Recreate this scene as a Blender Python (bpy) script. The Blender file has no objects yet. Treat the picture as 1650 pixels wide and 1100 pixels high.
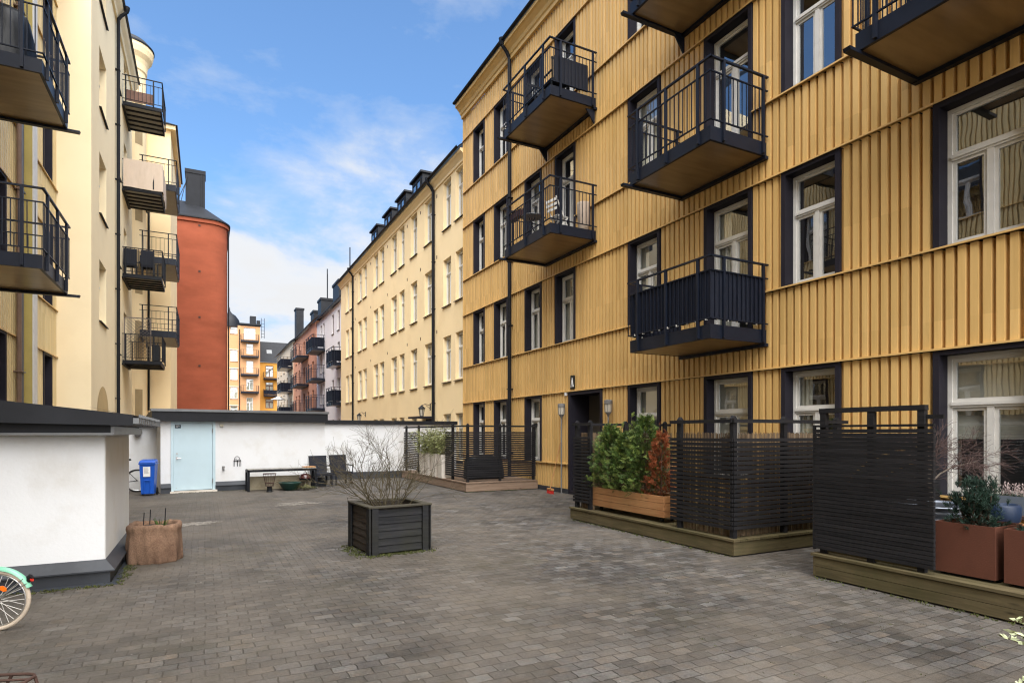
import bpy, math, random
from mathutils import Vector, Matrix
R = math.radians
random.seed(7)
rnd = random.uniform
sc = bpy.context.scene
COL = sc.collection

# ------------------------------------------------------------------ mesh helper
class MB:
    def __init__(s): s.v = []; s.f = []
    def add(s, vs, fs):
        b = len(s.v); s.v += [tuple(p) for p in vs]; s.f += [tuple(b + i for i in f) for f in fs]; return s
    def quad(s, a, b, c, d): return s.add((a, b, c, d), ((0, 1, 2, 3),))
    def box(s, x0, x1, y0, y1, z0, z1):
        return s.add([(x0,y0,z0),(x1,y0,z0),(x1,y1,z0),(x0,y1,z0),(x0,y0,z1),(x1,y0,z1),(x1,y1,z1),(x0,y1,z1)],
                     [(0,3,2,1),(4,5,6,7),(0,1,5,4),(1,2,6,5),(2,3,7,6),(3,0,4,7)])
    def bar(s, p, q, w, h=None, up=(0,0,1)):
        h = h or w; p = Vector(p); q = Vector(q); d = (q - p).normalized(); u = Vector(up)
        if abs(d.dot(u)) > .98: u = Vector((1,0,0))
        a = d.cross(u).normalized() * (w/2); b = a.cross(d).normalized() * (h/2)
        return s.add([p-a-b, p+a-b, p+a+b, p-a+b, q-a-b, q+a-b, q+a+b, q-a+b],
                     [(0,1,2,3),(7,6,5,4),(0,4,5,1),(1,5,6,2),(2,6,7,3),(3,7,4,0)])
    def tube(s, pts, r, n=6, r1=None, cap=True):
        pts = [Vector(p) for p in pts]; m = len(pts); rings = []
        prev = None
        for i, p in enumerate(pts):
            d = (pts[min(i+1, m-1)] - pts[max(i-1, 0)])
            if d.length < 1e-9: d = Vector((0,0,1))
            d.normalize()
            if prev is None:
                u = Vector((0,0,1)) if abs(d.z) < .9 else Vector((1,0,0))
                a = d.cross(u).normalized()
            else:
                a = (prev - d * prev.dot(d)).normalized()
            prev = a; b = d.cross(a)
            rr = r if r1 is None else r + (r1 - r) * i / max(1, m-1)
            rings.append([p + (a*math.cos(2*math.pi*k/n) + b*math.sin(2*math.pi*k/n)) * rr for k in range(n)])
        vs = [p for ring in rings for p in ring]; fs = []
        for i in range(m-1):
            for k in range(n):
                fs.append((i*n+k, i*n+(k+1)%n, (i+1)*n+(k+1)%n, (i+1)*n+k))
        if cap: fs += [tuple(range(n-1, -1, -1)), tuple((m-1)*n + k for k in range(n))]
        return s.add(vs, fs)
    def lathe(s, prof, c=(0,0,0), n=20, a0=0, a1=2*math.pi):
        full = abs(a1 - a0 - 2*math.pi) < 1e-6; m = n if full else n + 1
        vs = [(c[0]+r*math.cos(a0+(a1-a0)*k/n), c[1]+r*math.sin(a0+(a1-a0)*k/n), c[2]+z) for r, z in prof for k in range(m)]
        fs = []
        for i in range(len(prof)-1):
            for k in range(n):
                k2 = (k+1) % m
                fs.append((i*m+k, i*m+k2, (i+1)*m+k2, (i+1)*m+k))
        return s.add(vs, fs)
    def prism(s, prof, x0, x1):            # closed (y,z) outline pushed along x
        n = len(prof)
        vs = [(x0,y,z) for y,z in prof] + [(x1,y,z) for y,z in prof]
        fs = [(i, (i+1)%n, n+(i+1)%n, n+i) for i in range(n)] + [tuple(range(n-1,-1,-1)), tuple(range(n, 2*n))]
        return s.add(vs, fs)
    def mesh(s, name, mat, smooth=False):
        me = bpy.data.meshes.new(name); me.from_pydata(s.v, [], s.f)
        import bmesh
        bm = bmesh.new(); bm.from_mesh(me); bmesh.ops.recalc_face_normals(bm, faces=bm.faces); bm.to_mesh(me); bm.free()
        if mat: me.materials.append(mat)
        if smooth:
            for p in me.polygons: p.use_smooth = True
        return me
    def build(s, name, mat, parent=None, loc=None, smooth=False, bevel=0):
        o = bpy.data.objects.new(name, s.mesh(name, mat, smooth)); COL.objects.link(o)
        if parent: o.parent = parent
        if loc: o.location = loc
        if bevel:
            m = o.modifiers.new('bevel', 'BEVEL'); m.width = bevel; m.segments = 2; m.limit_method = 'ANGLE'
        return o

def tag(o, label=None, cat=None, group=None, kind=None):
    if label: o['label'] = label
    if cat: o['category'] = cat
    if group: o['group'] = group
    if kind: o['kind'] = kind
    return o
def empty(name, loc=(0,0,0), rz=0, label=None, cat=None, group=None):
    o = bpy.data.objects.new(name, None); COL.objects.link(o); o.empty_display_size = .2
    o.location = loc; o.rotation_euler = (0, 0, rz)
    return tag(o, label, cat, group)
def inst(name, me, parent, loc=(0,0,0)):
    o = bpy.data.objects.new(name, me); COL.objects.link(o); o.parent = parent; o.location = loc; return o
def copy_tree(o, parent=None):
    c = o.copy(); COL.objects.link(c)
    if parent: c.parent = parent
    for ch in list(o.children): copy_tree(ch, c)
    return c

# ------------------------------------------------------------------ materials
def nodes(name):
    m = bpy.data.materials.new(name); m.use_nodes = True; t = m.node_tree
    for n in list(t.nodes): t.nodes.remove(n)
    out = t.nodes.new('ShaderNodeOutputMaterial')
    return m, t, out
def N(t, typ, **kw):
    n = t.nodes.new(typ)
    for k, v in kw.items():
        if k in n.inputs: n.inputs[k].default_value = v
        else: setattr(n, k, v)
    return n
def mapping(t, scale=(1,1,1), coord='Object'):
    tc = N(t, 'ShaderNodeTexCoord'); mp = N(t, 'ShaderNodeMapping'); mp.inputs['Scale'].default_value = scale
    t.links.new(tc.outputs[coord], mp.inputs['Vector']); return mp.outputs[0]
def ramp(t, src, stops):
    r = N(t, 'ShaderNodeValToRGB'); e = r.color_ramp.elements
    while len(e) < len(stops): e.new(.5)
    for el, (p, c) in zip(e, stops):
        el.position = p; el.color = c if len(c) == 4 else (*c, 1)
    t.links.new(src, r.inputs[0]); return r.outputs[0]
def mix(t, fac, a, b, typ='MIX'):
    m = N(t, 'ShaderNodeMix', data_type='RGBA', blend_type=typ)
    for i, x in ((0, fac), (6, a), (7, b)):
        if hasattr(x, 'node'): t.links.new(x, m.inputs[i])
        elif i == 0: m.inputs[0].default_value = x
        else: m.inputs[i].default_value = (*x, 1) if len(x) == 3 else x
    return m.outputs[2]
def g3(v): return (v, v, v)
def M(name, col, rough=.6, var=.12, scale=3, stretch=(1,1,1), metal=0, spec=.4, bump=0, bscale=60, stain=None, stain_scale=.8, stain_amt=.5, island=0, fine=0):
    m, t, out = nodes(name); b = N(t, 'ShaderNodeBsdfPrincipled')
    b.inputs['Roughness'].default_value = rough; b.inputs['Metallic'].default_value = metal
    b.inputs['Specular IOR Level'].default_value = spec
    v = mapping(t, stretch)
    n = N(t, 'ShaderNodeTexNoise', Scale=scale, Detail=6, Roughness=.6); t.links.new(v, n.inputs['Vector'])
    c = mix(t, ramp(t, n.outputs[0], [(.25, g3(0)), (.75, g3(1))]), tuple(x*(1-var) for x in col), tuple(min(1, x*(1+var)) for x in col))
    if stain:
        n2 = N(t, 'ShaderNodeTexNoise', Scale=stain_scale, Detail=8, Roughness=.65); t.links.new(v, n2.inputs['Vector'])
        f = ramp(t, n2.outputs[0], [(.5, g3(0)), (.72, g3(stain_amt))]); c = mix(t, f, c, stain)
    if fine:
        n4 = N(t, 'ShaderNodeTexNoise', Scale=bscale, Detail=3); t.links.new(mapping(t), n4.inputs['Vector'])
        c = mix(t, 1.0, c, ramp(t, n4.outputs[0], [(.3, g3(1-fine)), (.7, g3(1))]), 'MULTIPLY')
    if island:
        g = N(t, 'ShaderNodeNewGeometry'); c = mix(t, 1.0, c, ramp(t, g.outputs['Random Per Island'], [(0, g3(1-island)), (1, g3(1))]), 'MULTIPLY')
    t.links.new(c, b.inputs['Base Color'])
    if bump:
        n3 = N(t, 'ShaderNodeTexNoise', Scale=bscale, Detail=5); t.links.new(mapping(t), n3.inputs['Vector'])
        bp = N(t, 'ShaderNodeBump', Strength=bump, Distance=.01); t.links.new(n3.outputs[0], bp.inputs['Height']); t.links.new(bp.outputs[0], b.inputs['Normal'])
    t.links.new(b.outputs[0], out.inputs[0]); return m

def glass_mat(name, ior=1.9, tint=(.84,.87,.87), wav=.010):
    m, t, out = nodes(name)
    tr = N(t, 'ShaderNodeBsdfTransparent'); tr.inputs[0].default_value = (*tint, 1)
    gl = N(t, 'ShaderNodeBsdfGlossy'); gl.inputs['Roughness'].default_value = .012; gl.inputs[0].default_value = (.92,.95,1,1)
    ge = N(t, 'ShaderNodeNewGeometry'); dp = N(t, 'ShaderNodeVectorMath', operation='DOT_PRODUCT'); t.links.new(ge.outputs['Normal'], dp.inputs[0]); t.links.new(ge.outputs['Incoming'], dp.inputs[1])
    ab = N(t, 'ShaderNodeMath', operation='ABSOLUTE'); t.links.new(dp.outputs['Value'], ab.inputs[0])
    om = N(t, 'ShaderNodeMath', operation='SUBTRACT'); om.inputs[0].default_value = 1; t.links.new(ab.outputs[0], om.inputs[1])
    pw = N(t, 'ShaderNodeMath', operation='POWER'); t.links.new(om.outputs[0], pw.inputs[0]); pw.inputs[1].default_value = 4.0
    f0 = ((ior-1)/(ior+1))**2
    fr = N(t, 'ShaderNodeMath', operation='MULTIPLY_ADD'); t.links.new(pw.outputs[0], fr.inputs[0]); fr.inputs[1].default_value = 1-f0; fr.inputs[2].default_value = f0
    n = N(t, 'ShaderNodeTexNoise', Scale=2.2, Detail=1); t.links.new(mapping(t, coord='Object'), n.inputs['Vector'])
    bp = N(t, 'ShaderNodeBump', Strength=wav, Distance=.1); t.links.new(n.outputs[0], bp.inputs['Height'])
    t.links.new(bp.outputs[0], gl.inputs['Normal'])
    mx = N(t, 'ShaderNodeMixShader'); t.links.new(fr.outputs[0], mx.inputs[0]); t.links.new(tr.outputs[0], mx.inputs[1]); t.links.new(gl.outputs[0], mx.inputs[2])
    t.links.new(mx.outputs[0], out.inputs[0]); return m

def clad_mat(c0=(.585,.365,.125), c1=(.70,.462,.182), c2=(.65,.416,.155)):
    m, t, out = nodes('yellow_sheet_metal'); b = N(t, 'ShaderNodeBsdfPrincipled', Roughness=.42)
    b.inputs['Specular IOR Level'].default_value = .35
    v1 = mapping(t, (6, 6, .35)); n1 = N(t, 'ShaderNodeTexNoise', Scale=1.5, Detail=7, Roughness=.65); t.links.new(v1, n1.inputs['Vector'])
    v2 = mapping(t, (1, 1, 1)); n2 = N(t, 'ShaderNodeTexNoise', Scale=.45, Detail=3); t.links.new(v2, n2.inputs['Vector'])
    n5 = N(t, 'ShaderNodeTexNoise', Scale=9, Detail=8, Roughness=.75); t.links.new(mapping(t, (2, 2, 1)), n5.inputs['Vector'])
    c = mix(t, ramp(t, n1.outputs[0], [(.3, g3(0)), (.7, g3(1))]), c0, c1)
    c = mix(t, ramp(t, n2.outputs[0], [(.35, g3(0)), (.65, g3(.6))]), c, c2)
    c = mix(t, ramp(t, n5.outputs[0], [(.62, g3(0)), (.78, g3(.35))]), c, (.34,.20,.075))
    sx_ = N(t, 'ShaderNodeSeparateXYZ'); t.links.new(mapping(t), sx_.inputs[0])
    fl = N(t, 'ShaderNodeMath', operation='DIVIDE'); t.links.new(sx_.outputs[0], fl.inputs[0]); fl.inputs[1].default_value = .147
    f2 = N(t, 'ShaderNodeMath', operation='FLOOR'); t.links.new(fl.outputs[0], f2.inputs[0])
    zf = N(t, 'ShaderNodeMath', operation='MULTIPLY_ADD'); t.links.new(sx_.outputs[2], zf.inputs[0]); zf.inputs[1].default_value = .585; zf.inputs[2].default_value = .1
    z2 = N(t, 'ShaderNodeMath', operation='FLOOR'); t.links.new(zf.outputs[0], z2.inputs[0])
    cv = N(t, 'ShaderNodeCombineXYZ'); t.links.new(f2.outputs[0], cv.inputs[0]); t.links.new(z2.outputs[0], cv.inputs[1])
    wn = N(t, 'ShaderNodeTexWhiteNoise', noise_dimensions='2D'); t.links.new(cv.outputs[0], wn.inputs['Vector'])
    c = mix(t, 1.0, c, ramp(t, wn.outputs['Value'], [(0, (.87,.86,.84)), (.5, g3(.97)), (1, (1.05,1.05,1.06))]), 'MULTIPLY')
    n6 = N(t, 'ShaderNodeTexNoise', Scale=2.4, Detail=8, Roughness=.7); t.links.new(mapping(t, (7, 1, .22)), n6.inputs['Vector'])
    c = mix(t, ramp(t, n6.outputs[0], [(.54, g3(0)), (.76, g3(.32))]), c, (.40,.25,.10))
    t.links.new(c, b.inputs['Base Color'])
    n3 = N(t, 'ShaderNodeTexNoise', Scale=3, Detail=2); t.links.new(mapping(t, (1,1,.5)), n3.inputs['Vector'])
    bp = N(t, 'ShaderNodeBump', Strength=.12, Distance=.02); t.links.new(n3.outputs[0], bp.inputs['Height']); t.links.new(bp.outputs[0], b.inputs['Normal'])
    t.links.new(b.outputs[0], out.inputs[0]); return m

def paving_mat():
    m, t, out = nodes('paving_stones'); b = N(t, 'ShaderNodeBsdfPrincipled', Roughness=.8)
    b.inputs['Specular IOR Level'].default_value = .3
    tc = N(t, 'ShaderNodeTexCoord'); mp = N(t, 'ShaderNodeMapping'); t.links.new(tc.outputs['Object'], mp.inputs['Vector'])
    # laid by hand: rows wander a little
    wn = N(t, 'ShaderNodeTexNoise', Scale=.9, Detail=2); t.links.new(mp.outputs[0], wn.inputs['Vector'])
    wa = N(t, 'ShaderNodeVectorMath', operation='SUBTRACT'); t.links.new(wn.outputs['Color'], wa.inputs[0]); wa.inputs[1].default_value = (.5,.5,.5)
    ws = N(t, 'ShaderNodeVectorMath', operation='SCALE'); t.links.new(wa.outputs[0], ws.inputs[0]); ws.inputs['Scale'].default_value = .05
    wv = N(t, 'ShaderNodeVectorMath', operation='ADD'); t.links.new(mp.outputs[0], wv.inputs[0]); t.links.new(ws.outputs[0], wv.inputs[1])
    wn2 = N(t, 'ShaderNodeTexNoise', Scale=14, Detail=1); t.links.new(mp.outputs[0], wn2.inputs['Vector'])
    wb = N(t, 'ShaderNodeVectorMath', operation='SUBTRACT'); t.links.new(wn2.outputs['Color'], wb.inputs[0]); wb.inputs[1].default_value = (.5,.5,.5)
    ws2 = N(t, 'ShaderNodeVectorMath', operation='SCALE'); t.links.new(wb.outputs[0], ws2.inputs[0]); ws2.inputs['Scale'].default_value = .020
    wv2 = N(t, 'ShaderNodeVectorMath', operation='ADD'); t.links.new(wv.outputs[0], wv2.inputs[0]); t.links.new(ws2.outputs[0], wv2.inputs[1])
    def brick(c1, c2, mo, off):
        k = N(t, 'ShaderNodeTexBrick', offset=.5, squash=1.0); k.inputs['Scale'].default_value = 1
        k.inputs['Brick Width'].default_value = .178; k.inputs['Row Height'].default_value = .120
        k.inputs['Mortar Size'].default_value = .0050; k.inputs['Mortar Smooth'].default_value = .45; k.inputs['Bias'].default_value = off
        k.inputs['Color1'].default_value = (*c1,1); k.inputs['Color2'].default_value = (*c2,1); k.inputs['Mortar'].default_value = (*mo,1)
        t.links.new(wv2.outputs[0], k.inputs['Vector']); return k
    k = brick(g3(0), g3(1), g3(.4), 0)
    stone = ramp(t, k.outputs['Color'], [(0, (.048,.043,.037)), (.3, (.070,.063,.058)), (.6, (.084,.077,.072)), (.85, (.112,.106,.100)), (.95, (.108,.090,.073)), (1, (.140,.138,.132))])
    na = N(t, 'ShaderNodeTexNoise', Scale=38, Detail=8, Roughness=.75); t.links.new(mp.outputs[0], na.inputs['Vector'])
    stone = mix(t, 1.0, stone, ramp(t, na.outputs[0], [(.25, g3(.50)), (.5, g3(.97)), (.8, g3(1.5))]), 'MULTIPLY')
    nh = N(t, 'ShaderNodeTexNoise', Scale=6.5, Detail=2); t.links.new(mp.outputs[0], nh.inputs['Vector'])
    hue = ramp(t, nh.outputs[0], [(.30, (1.10,.98,.86)), (.42, (1.03,1.0,.97)), (.52, (.98,.99,1.04)), (.60, (.95,1.02,1.0)), (.70, (1.10,.98,.96))]); stone = mix(t, .85, stone, hue, 'MULTIPLY')
    ng = N(t, 'ShaderNodeTexNoise', Scale=2.6, Detail=9, Roughness=.78); t.links.new(mp.outputs[0], ng.inputs['Vector'])
    stone = mix(t, 1.0, stone, ramp(t, ng.outputs[0], [(.30, g3(.52)), (.5, g3(.97)), (.70, g3(1.34))]), 'MULTIPLY')
    # large soft tone: dusty, sandy areas and darker damp ones
    nb = N(t, 'ShaderNodeTexNoise', Scale=.32, Detail=5, Roughness=.6); t.links.new(mp.outputs[0], nb.inputs['Vector'])
    big = ramp(t, nb.outputs[0], [(.3, g3(.66)), (.7, g3(1.22))]); stone = mix(t, 1.0, stone, big, 'MULTIPLY')
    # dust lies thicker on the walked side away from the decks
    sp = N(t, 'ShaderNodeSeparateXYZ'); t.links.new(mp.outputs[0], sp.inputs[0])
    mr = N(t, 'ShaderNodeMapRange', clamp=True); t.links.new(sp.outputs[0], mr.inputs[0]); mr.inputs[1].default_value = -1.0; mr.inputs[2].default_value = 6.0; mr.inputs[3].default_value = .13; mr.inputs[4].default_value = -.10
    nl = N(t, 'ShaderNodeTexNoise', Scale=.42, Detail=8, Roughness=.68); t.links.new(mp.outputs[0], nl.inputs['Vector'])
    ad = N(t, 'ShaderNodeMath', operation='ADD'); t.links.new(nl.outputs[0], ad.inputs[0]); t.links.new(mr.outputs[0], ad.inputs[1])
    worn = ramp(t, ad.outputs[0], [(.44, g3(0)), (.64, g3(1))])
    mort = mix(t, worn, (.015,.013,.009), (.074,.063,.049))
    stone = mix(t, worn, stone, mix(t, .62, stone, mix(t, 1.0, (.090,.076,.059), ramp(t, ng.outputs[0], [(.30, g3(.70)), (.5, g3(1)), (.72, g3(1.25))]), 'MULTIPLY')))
    col = mix(t, k.outputs['Fac'], stone, mort)
    ndu = N(t, 'ShaderNodeTexNoise', Scale=.55, Detail=9, Roughness=.72); t.links.new(mp.outputs[0], ndu.inputs['Vector'])
    dust = ramp(t, ndu.outputs[0], [(.42, g3(0)), (.68, g3(.8))]); col = mix(t, dust, col, (.140,.120,.098))
    nm = N(t, 'ShaderNodeTexNoise', Scale=1.1, Detail=9, Roughness=.75); 
    off = N(t, 'ShaderNodeVectorMath', operation='ADD'); off.inputs[1].default_value = (31, 17, 5); t.links.new(mp.outputs[0], off.inputs[0]); t.links.new(off.outputs[0], nm.inputs['Vector'])
    col = mix(t, ramp(t, nm.outputs[0], [(.54, g3(0)), (.72, g3(.6))]), col, (.050,.045,.026))
    t.links.new(col, b.inputs['Base Color'])
    hgt = N(t, 'ShaderNodeMath', operation='MULTIPLY_ADD'); t.links.new(k.outputs['Fac'], hgt.inputs[0]); hgt.inputs[1].default_value = -.9; t.links.new(na.outputs[0], hgt.inputs[2])
    h2 = N(t, 'ShaderNodeMath', operation='MULTIPLY_ADD'); t.links.new(k.outputs['Color'], h2.inputs[0]); h2.inputs[1].default_value = .5; t.links.new(hgt.outputs[0], h2.inputs[2])
    bp = N(t, 'ShaderNodeBump', Strength=.9, Distance=.009); t.links.new(h2.outputs[0], bp.inputs['Height']); t.links.new(bp.outputs[0], b.inputs['Normal'])
    t.links.new(ramp(t, k.outputs['Color'], [(0, g3(.62)), (1, g3(.85))]), b.inputs['Roughness'])
    t.links.new(b.outputs[0], out.inputs[0]); return m

def wood_mat(name, col, dark, axis='x', rough=.7, knots=True, stain=None, stain_amt=.5, spec=.2):
    m, t, out = nodes(name); b = N(t, 'ShaderNodeBsdfPrincipled', Roughness=rough); b.inputs['Specular IOR Level'].default_value = spec
    st = {'x': (.8, 14, 14), 'y': (14, .8, 14), 'z': (14, 14, .8)}[axis]
    n = N(t, 'ShaderNodeTexNoise', Scale=2.2, Detail=7, Roughness=.6, Distortion=.6); t.links.new(mapping(t, st), n.inputs['Vector'])
    c = mix(t, ramp(t, n.outputs[0], [(.3, g3(0)), (.7, g3(1))]), dark, col)
    if knots:
        st2 = {'x': (1.6, 6, 6), 'y': (6, 1.6, 6), 'z': (6, 6, 1.6)}[axis]
        vo = N(t, 'ShaderNodeTexVoronoi', Scale=1.3); t.links.new(mapping(t, st2), vo.inputs['Vector'])
        c = mix(t, ramp(t, vo.outputs['Distance'], [(.03, g3(.75)), (.13, g3(0))]), c, tuple(x*.35 for x in dark))
    if stain:
        n2 = N(t, 'ShaderNodeTexNoise', Scale=1.6, Detail=8, Roughness=.7); t.links.new(mapping(t), n2.inputs['Vector'])
        c = mix(t, ramp(t, n2.outputs[0], [(.4, g3(0)), (.68, g3(stain_amt))]), c, stain)
    g = N(t, 'ShaderNodeNewGeometry'); c = mix(t, 1.0, c, ramp(t, g.outputs['Random Per Island'], [(0, g3(.78)), (1, g3(1.05))]), 'MULTIPLY')
    t.links.new(c, b.inputs['Base Color'])
    bp = N(t, 'ShaderNodeBump', Strength=.25, Distance=.004); t.links.new(n.outputs[0], bp.inputs['Height']); t.links.new(bp.outputs[0], b.inputs['Normal'])
    t.links.new(b.outputs[0], out.inputs[0]); return m

def soffit_mat():
    m, t, out = nodes('bronze_soffit_sheet'); b = N(t, 'ShaderNodeBsdfPrincipled', Roughness=.28, Metallic=0.0)
    b.inputs['Specular IOR Level'].default_value = .7
    n = N(t, 'ShaderNodeTexNoise', Scale=1.2, Detail=4); t.links.new(mapping(t, (5,.8,1)), n.inputs['Vector'])
    t.links.new(mix(t, ramp(t, n.outputs[0], [(.35, g3(0)), (.65, g3(1))]), (.21,.14,.065), (.30,.205,.10)), b.inputs['Base Color'])
    bp = N(t, 'ShaderNodeBump', Strength=.15, Distance=.02); t.links.new(n.outputs[0], bp.inputs['Height']); t.links.new(bp.outputs[0], b.inputs['Normal'])
    t.links.new(b.outputs[0], out.inputs[0]); return m

K = {}
K['clad'] = clad_mat()
K['clad_lit'] = clad_mat((.68,.52,.25), (.78,.63,.34), (.74,.57,.29))  # same cladding, colour lightened to make up for shade on the left facade
K['trim'] = M('yellow_trim', (.62,.40,.15), .4, .1)
K['dark'] = M('charcoal_metal', (.009,.010,.013), .5, .25, 2, spec=.16)
K['surround'] = M('aubergine_window_surround', (.021,.019,.026), .55, .2, 2, spec=.12)
K['rail'] = M('blue_black_railing_paint', (.008,.011,.020), .4, .2, 4, spec=.22)
K['white'] = M('white_window_paint', (.66,.645,.605), .45, .1, 6, spec=.4, stain=(.58,.54,.46), stain_scale=3, stain_amt=.3)
K['glass'] = glass_mat('window_glass', 3.2)
K['interior'] = M('dim_room', (.075,.066,.055), .9, .3, .8)
K['curtain'] = M('pale_curtain', (.78,.73,.60), .9, .12, 2, (6,1,.3))
K['blind'] = M('grey_blind', (.60,.57,.49), .8, .06, 2)
K['soffit'] = soffit_mat()
K['cream'] = M('cream_stucco', (.86,.68,.41), .85, .06, .35, bump=.12, bscale=45, stain=(.70,.52,.28), stain_scale=.5, stain_amt=.4, spec=.2)
K['cream_pale'] = M('pale_cream_stucco', (.88,.74,.49), .85, .05, .35, bump=.12, bscale=45, stain=(.76,.61,.38), stain_scale=.5, stain_amt=.4, spec=.2)
K['roof'] = M('black_sheet_roof', (.011,.012,.015), .5, .3, 1.5, spec=.22, stain=(.020,.022,.027), stain_scale=1.2)
K['render'] = M('white_render', (.69,.70,.71), .9, .05, .8, bump=.2, bscale=30, stain=(.55,.53,.49), stain_scale=1.3, stain_amt=.6, spec=.2)
K['flash'] = M('grey_flashing', (.030,.034,.042), .5, .35, 1.5, spec=.4, stain=(.065,.07,.078), stain_scale=1.6)
K['zinc'] = M('zinc_sheet', (.16,.165,.17), .42, .3, 3, metal=.6, stain=(.09,.075,.06), stain_scale=3)
K['door_blue'] = M('pale_blue_door', (.47,.60,.66), .45, .04, 2, stain=(.40,.52,.56), stain_scale=1.2)
K['bin'] = M('blue_bin_plastic', (.007,.082,.44), .42, .12, 3)
K['paper'] = M('white_paper', (.78,.78,.76), .8, .05)
K['ink'] = M('grey_print', (.22,.22,.24), .8, .05)
K['terra'] = M('terracotta_stucco', (.275,.074,.038), .9, .2, .5, (1,1,2.5), bump=.25, bscale=12, stain=(.20,.052,.024), stain_scale=.35, stain_amt=.6, spec=.15)
K['steel'] = M('steel', (.45,.45,.45), .35, .1, metal=.9)
K['black'] = M('black_plastic', (.009,.010,.012), .5, .2, spec=.2)
K['wicker'] = M('dark_wicker', (.018,.020,.028), .7, .25, 30, (1,1,8), spec=.15, bump=.5, bscale=80)
K['burlap'] = M('burlap_cloth', (.235,.140,.088), .95, .35, 5, bump=.9, bscale=70, stain=(.085,.043,.027), stain_scale=2.6, stain_amt=.95, fine=.4)
K['soil'] = M('soil', (.035,.026,.018), .95, .5, 20, bump=1, bscale=40)
K['slat'] = wood_mat('black_stained_slats', (.026,.025,.027), (.013,.013,.014), 'x', .6, knots=False, spec=.10)
K['planter'] = wood_mat('weathered_black_planks', (.034,.034,.038), (.014,.015,.018), 'x', .75, stain=(.036,.036,.022), stain_amt=.5, spec=.1)
K['planter_side'] = wood_mat('weathered_brown_planks', (.060,.048,.040), (.028,.022,.019), 'y', .75, stain=(.045,.043,.03), stain_amt=.4)
K['planter_cap'] = wood_mat('mossy_cap_boards', (.095,.084,.066), (.045,.040,.031), 'x', .8, stain=(.07,.07,.034), stain_amt=.5)
K['deck_fresh'] = wood_mat('pinkish_deck_boards', (.30,.215,.155), (.20,.135,.095), 'x', .7)
K['deck_green'] = wood_mat('green_deck_boards', (.150,.119,.064), (.072,.057,.030), 'x', .75, stain=(.055,.055,.020), stain_amt=.6)
K['larch'] = wood_mat('larch_boards', (.42,.215,.095), (.30,.135,.055), 'x', .6, stain=(.30,.23,.10), stain_amt=.3)
K['reed'] = M('reed_sticks', (.20,.135,.078), .8, .25, 3, (1,1,.4), island=.6)
K['corten'] = M('rusty_steel', (.100,.033,.018), .75, .25, 2.5, (1,1,.6), stain=(.055,.020,.013), stain_scale=2.5, stain_amt=.8, bump=.2, bscale=60)
K['galv'] = M('galvanised_tub', (.27,.30,.36), .35, .25, 3, metal=.8, stain=(.14,.15,.17), stain_scale=4)
K['concrete'] = M('pale_concrete', (.62,.57,.50), .85, .1, 3, bump=.3, bscale=50, stain=(.46,.40,.32), stain_scale=2)
K['thuja'] = M('thuja_green', (.085,.150,.030), .6, .5, 5, island=.8, spec=.3)
K['thuja_lime'] = M('thuja_yellow_green', (.18,.24,.05), .6, .4, 5, island=.5, spec=.3)
K['thuja_dead'] = M('dead_thuja_rust', (.30,.085,.032), .8, .5, 6, island=.6, spec=.2)
K['pine'] = M('pine_needles', (.026,.058,.040), .55, .4, 6, island=.5, spec=.3)
K['bamboo'] = M('bamboo_leaf', (.25,.27,.10), .5, .35, 4, island=.5, spec=.3)
K['pale_bark'] = M('pale_bark', (.20,.165,.135), .85, .35, 9)
K['twig'] = M('grey_brown_twig', (.105,.082,.062), .85, .35, 9)
K['twig_green'] = M('olive_twig', (.070,.055,.027), .8, .35, 6)
K['bark'] = M('dark_bark', (.075,.05,.035), .9, .4, 8)
K['heather'] = M('pale_heather', (.48,.38,.36), .85, .2, 8, island=.5)
K['heather_leaf'] = M('heather_green', (.08,.10,.06), .7, .3, 8, island=.5)
K['varieg'] = M('cream_edged_leaf', (.55,.60,.36), .5, .45, 22, island=.3)
K['blue_glaze'] = M('blue_glazed_pot', (.012,.026,.062), .5, .3, 5)
K['moss'] = M('moss', (.075,.085,.020), .95, .5, 9, island=.5)
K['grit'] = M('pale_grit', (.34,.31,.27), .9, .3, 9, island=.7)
K['cloth_black'] = M('black_tarpaulin', (.008,.009,.011), .42, .2, 4, spec=.22, bump=.6, bscale=9)
K['cloth_screen'] = M('navy_screen_cloth', (.007,.009,.017), .6, .3, 5, spec=.12, bump=.3, bscale=30)
K['cloth_beige'] = M('beige_cloth', (.52,.42,.33), .9, .06, 3, (3,3,1))
K['red'] = M('red_bristle', (.42,.018,.012), .6, .3, 30)
K['broomwood'] = wood_mat('broom_wood', (.50,.26,.10), (.38,.18,.07), 'z', .5, knots=False)
K['mint'] = M('mint_paint', (.19,.48,.33), .3, .05, spec=.5)
K['tyre'] = M('cream_tyre', (.50,.42,.33), .7, .1, 8)
K['orange'] = M('orange_reflector', (.9,.17,.01), .2, .1, spec=.6)
K['redlens'] = M('red_lens', (.55,.02,.015), .2, .1, spec=.6)
K['green_bowl'] = M('dark_green_plastic', (.010,.038,.030), .4, .2)
K['iron_rust'] = M('rusty_iron', (.055,.028,.020), .8, .35, 10)
K['lamp_grey'] = M('grey_lamp_metal', (.17,.165,.16), .5, .1)
K['lamp_glass'] = M('frosted_lamp_glass', (.50,.46,.38), .3, .1)
K['orange_wall'] = M('orange_plaster', (.50,.265,.125), .9, .06, .3)
K['amber_wall'] = M('amber_plaster', (.52,.25,.045), .9, .08, .3)
K['pink_wall'] = M('salmon_plaster', (.64,.29,.17), .9, .08, .3)
K['lilac_wall'] = M('pale_lilac_plaster', (.80,.765,.765), .9, .05, .3)
K['ivory_wall'] = M('ivory_plaster', (.68,.55,.40), .9, .05, .3)
K['brown_frame'] = M('brown_window_frame', (.12,.065,.05), .5, .2)
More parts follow.
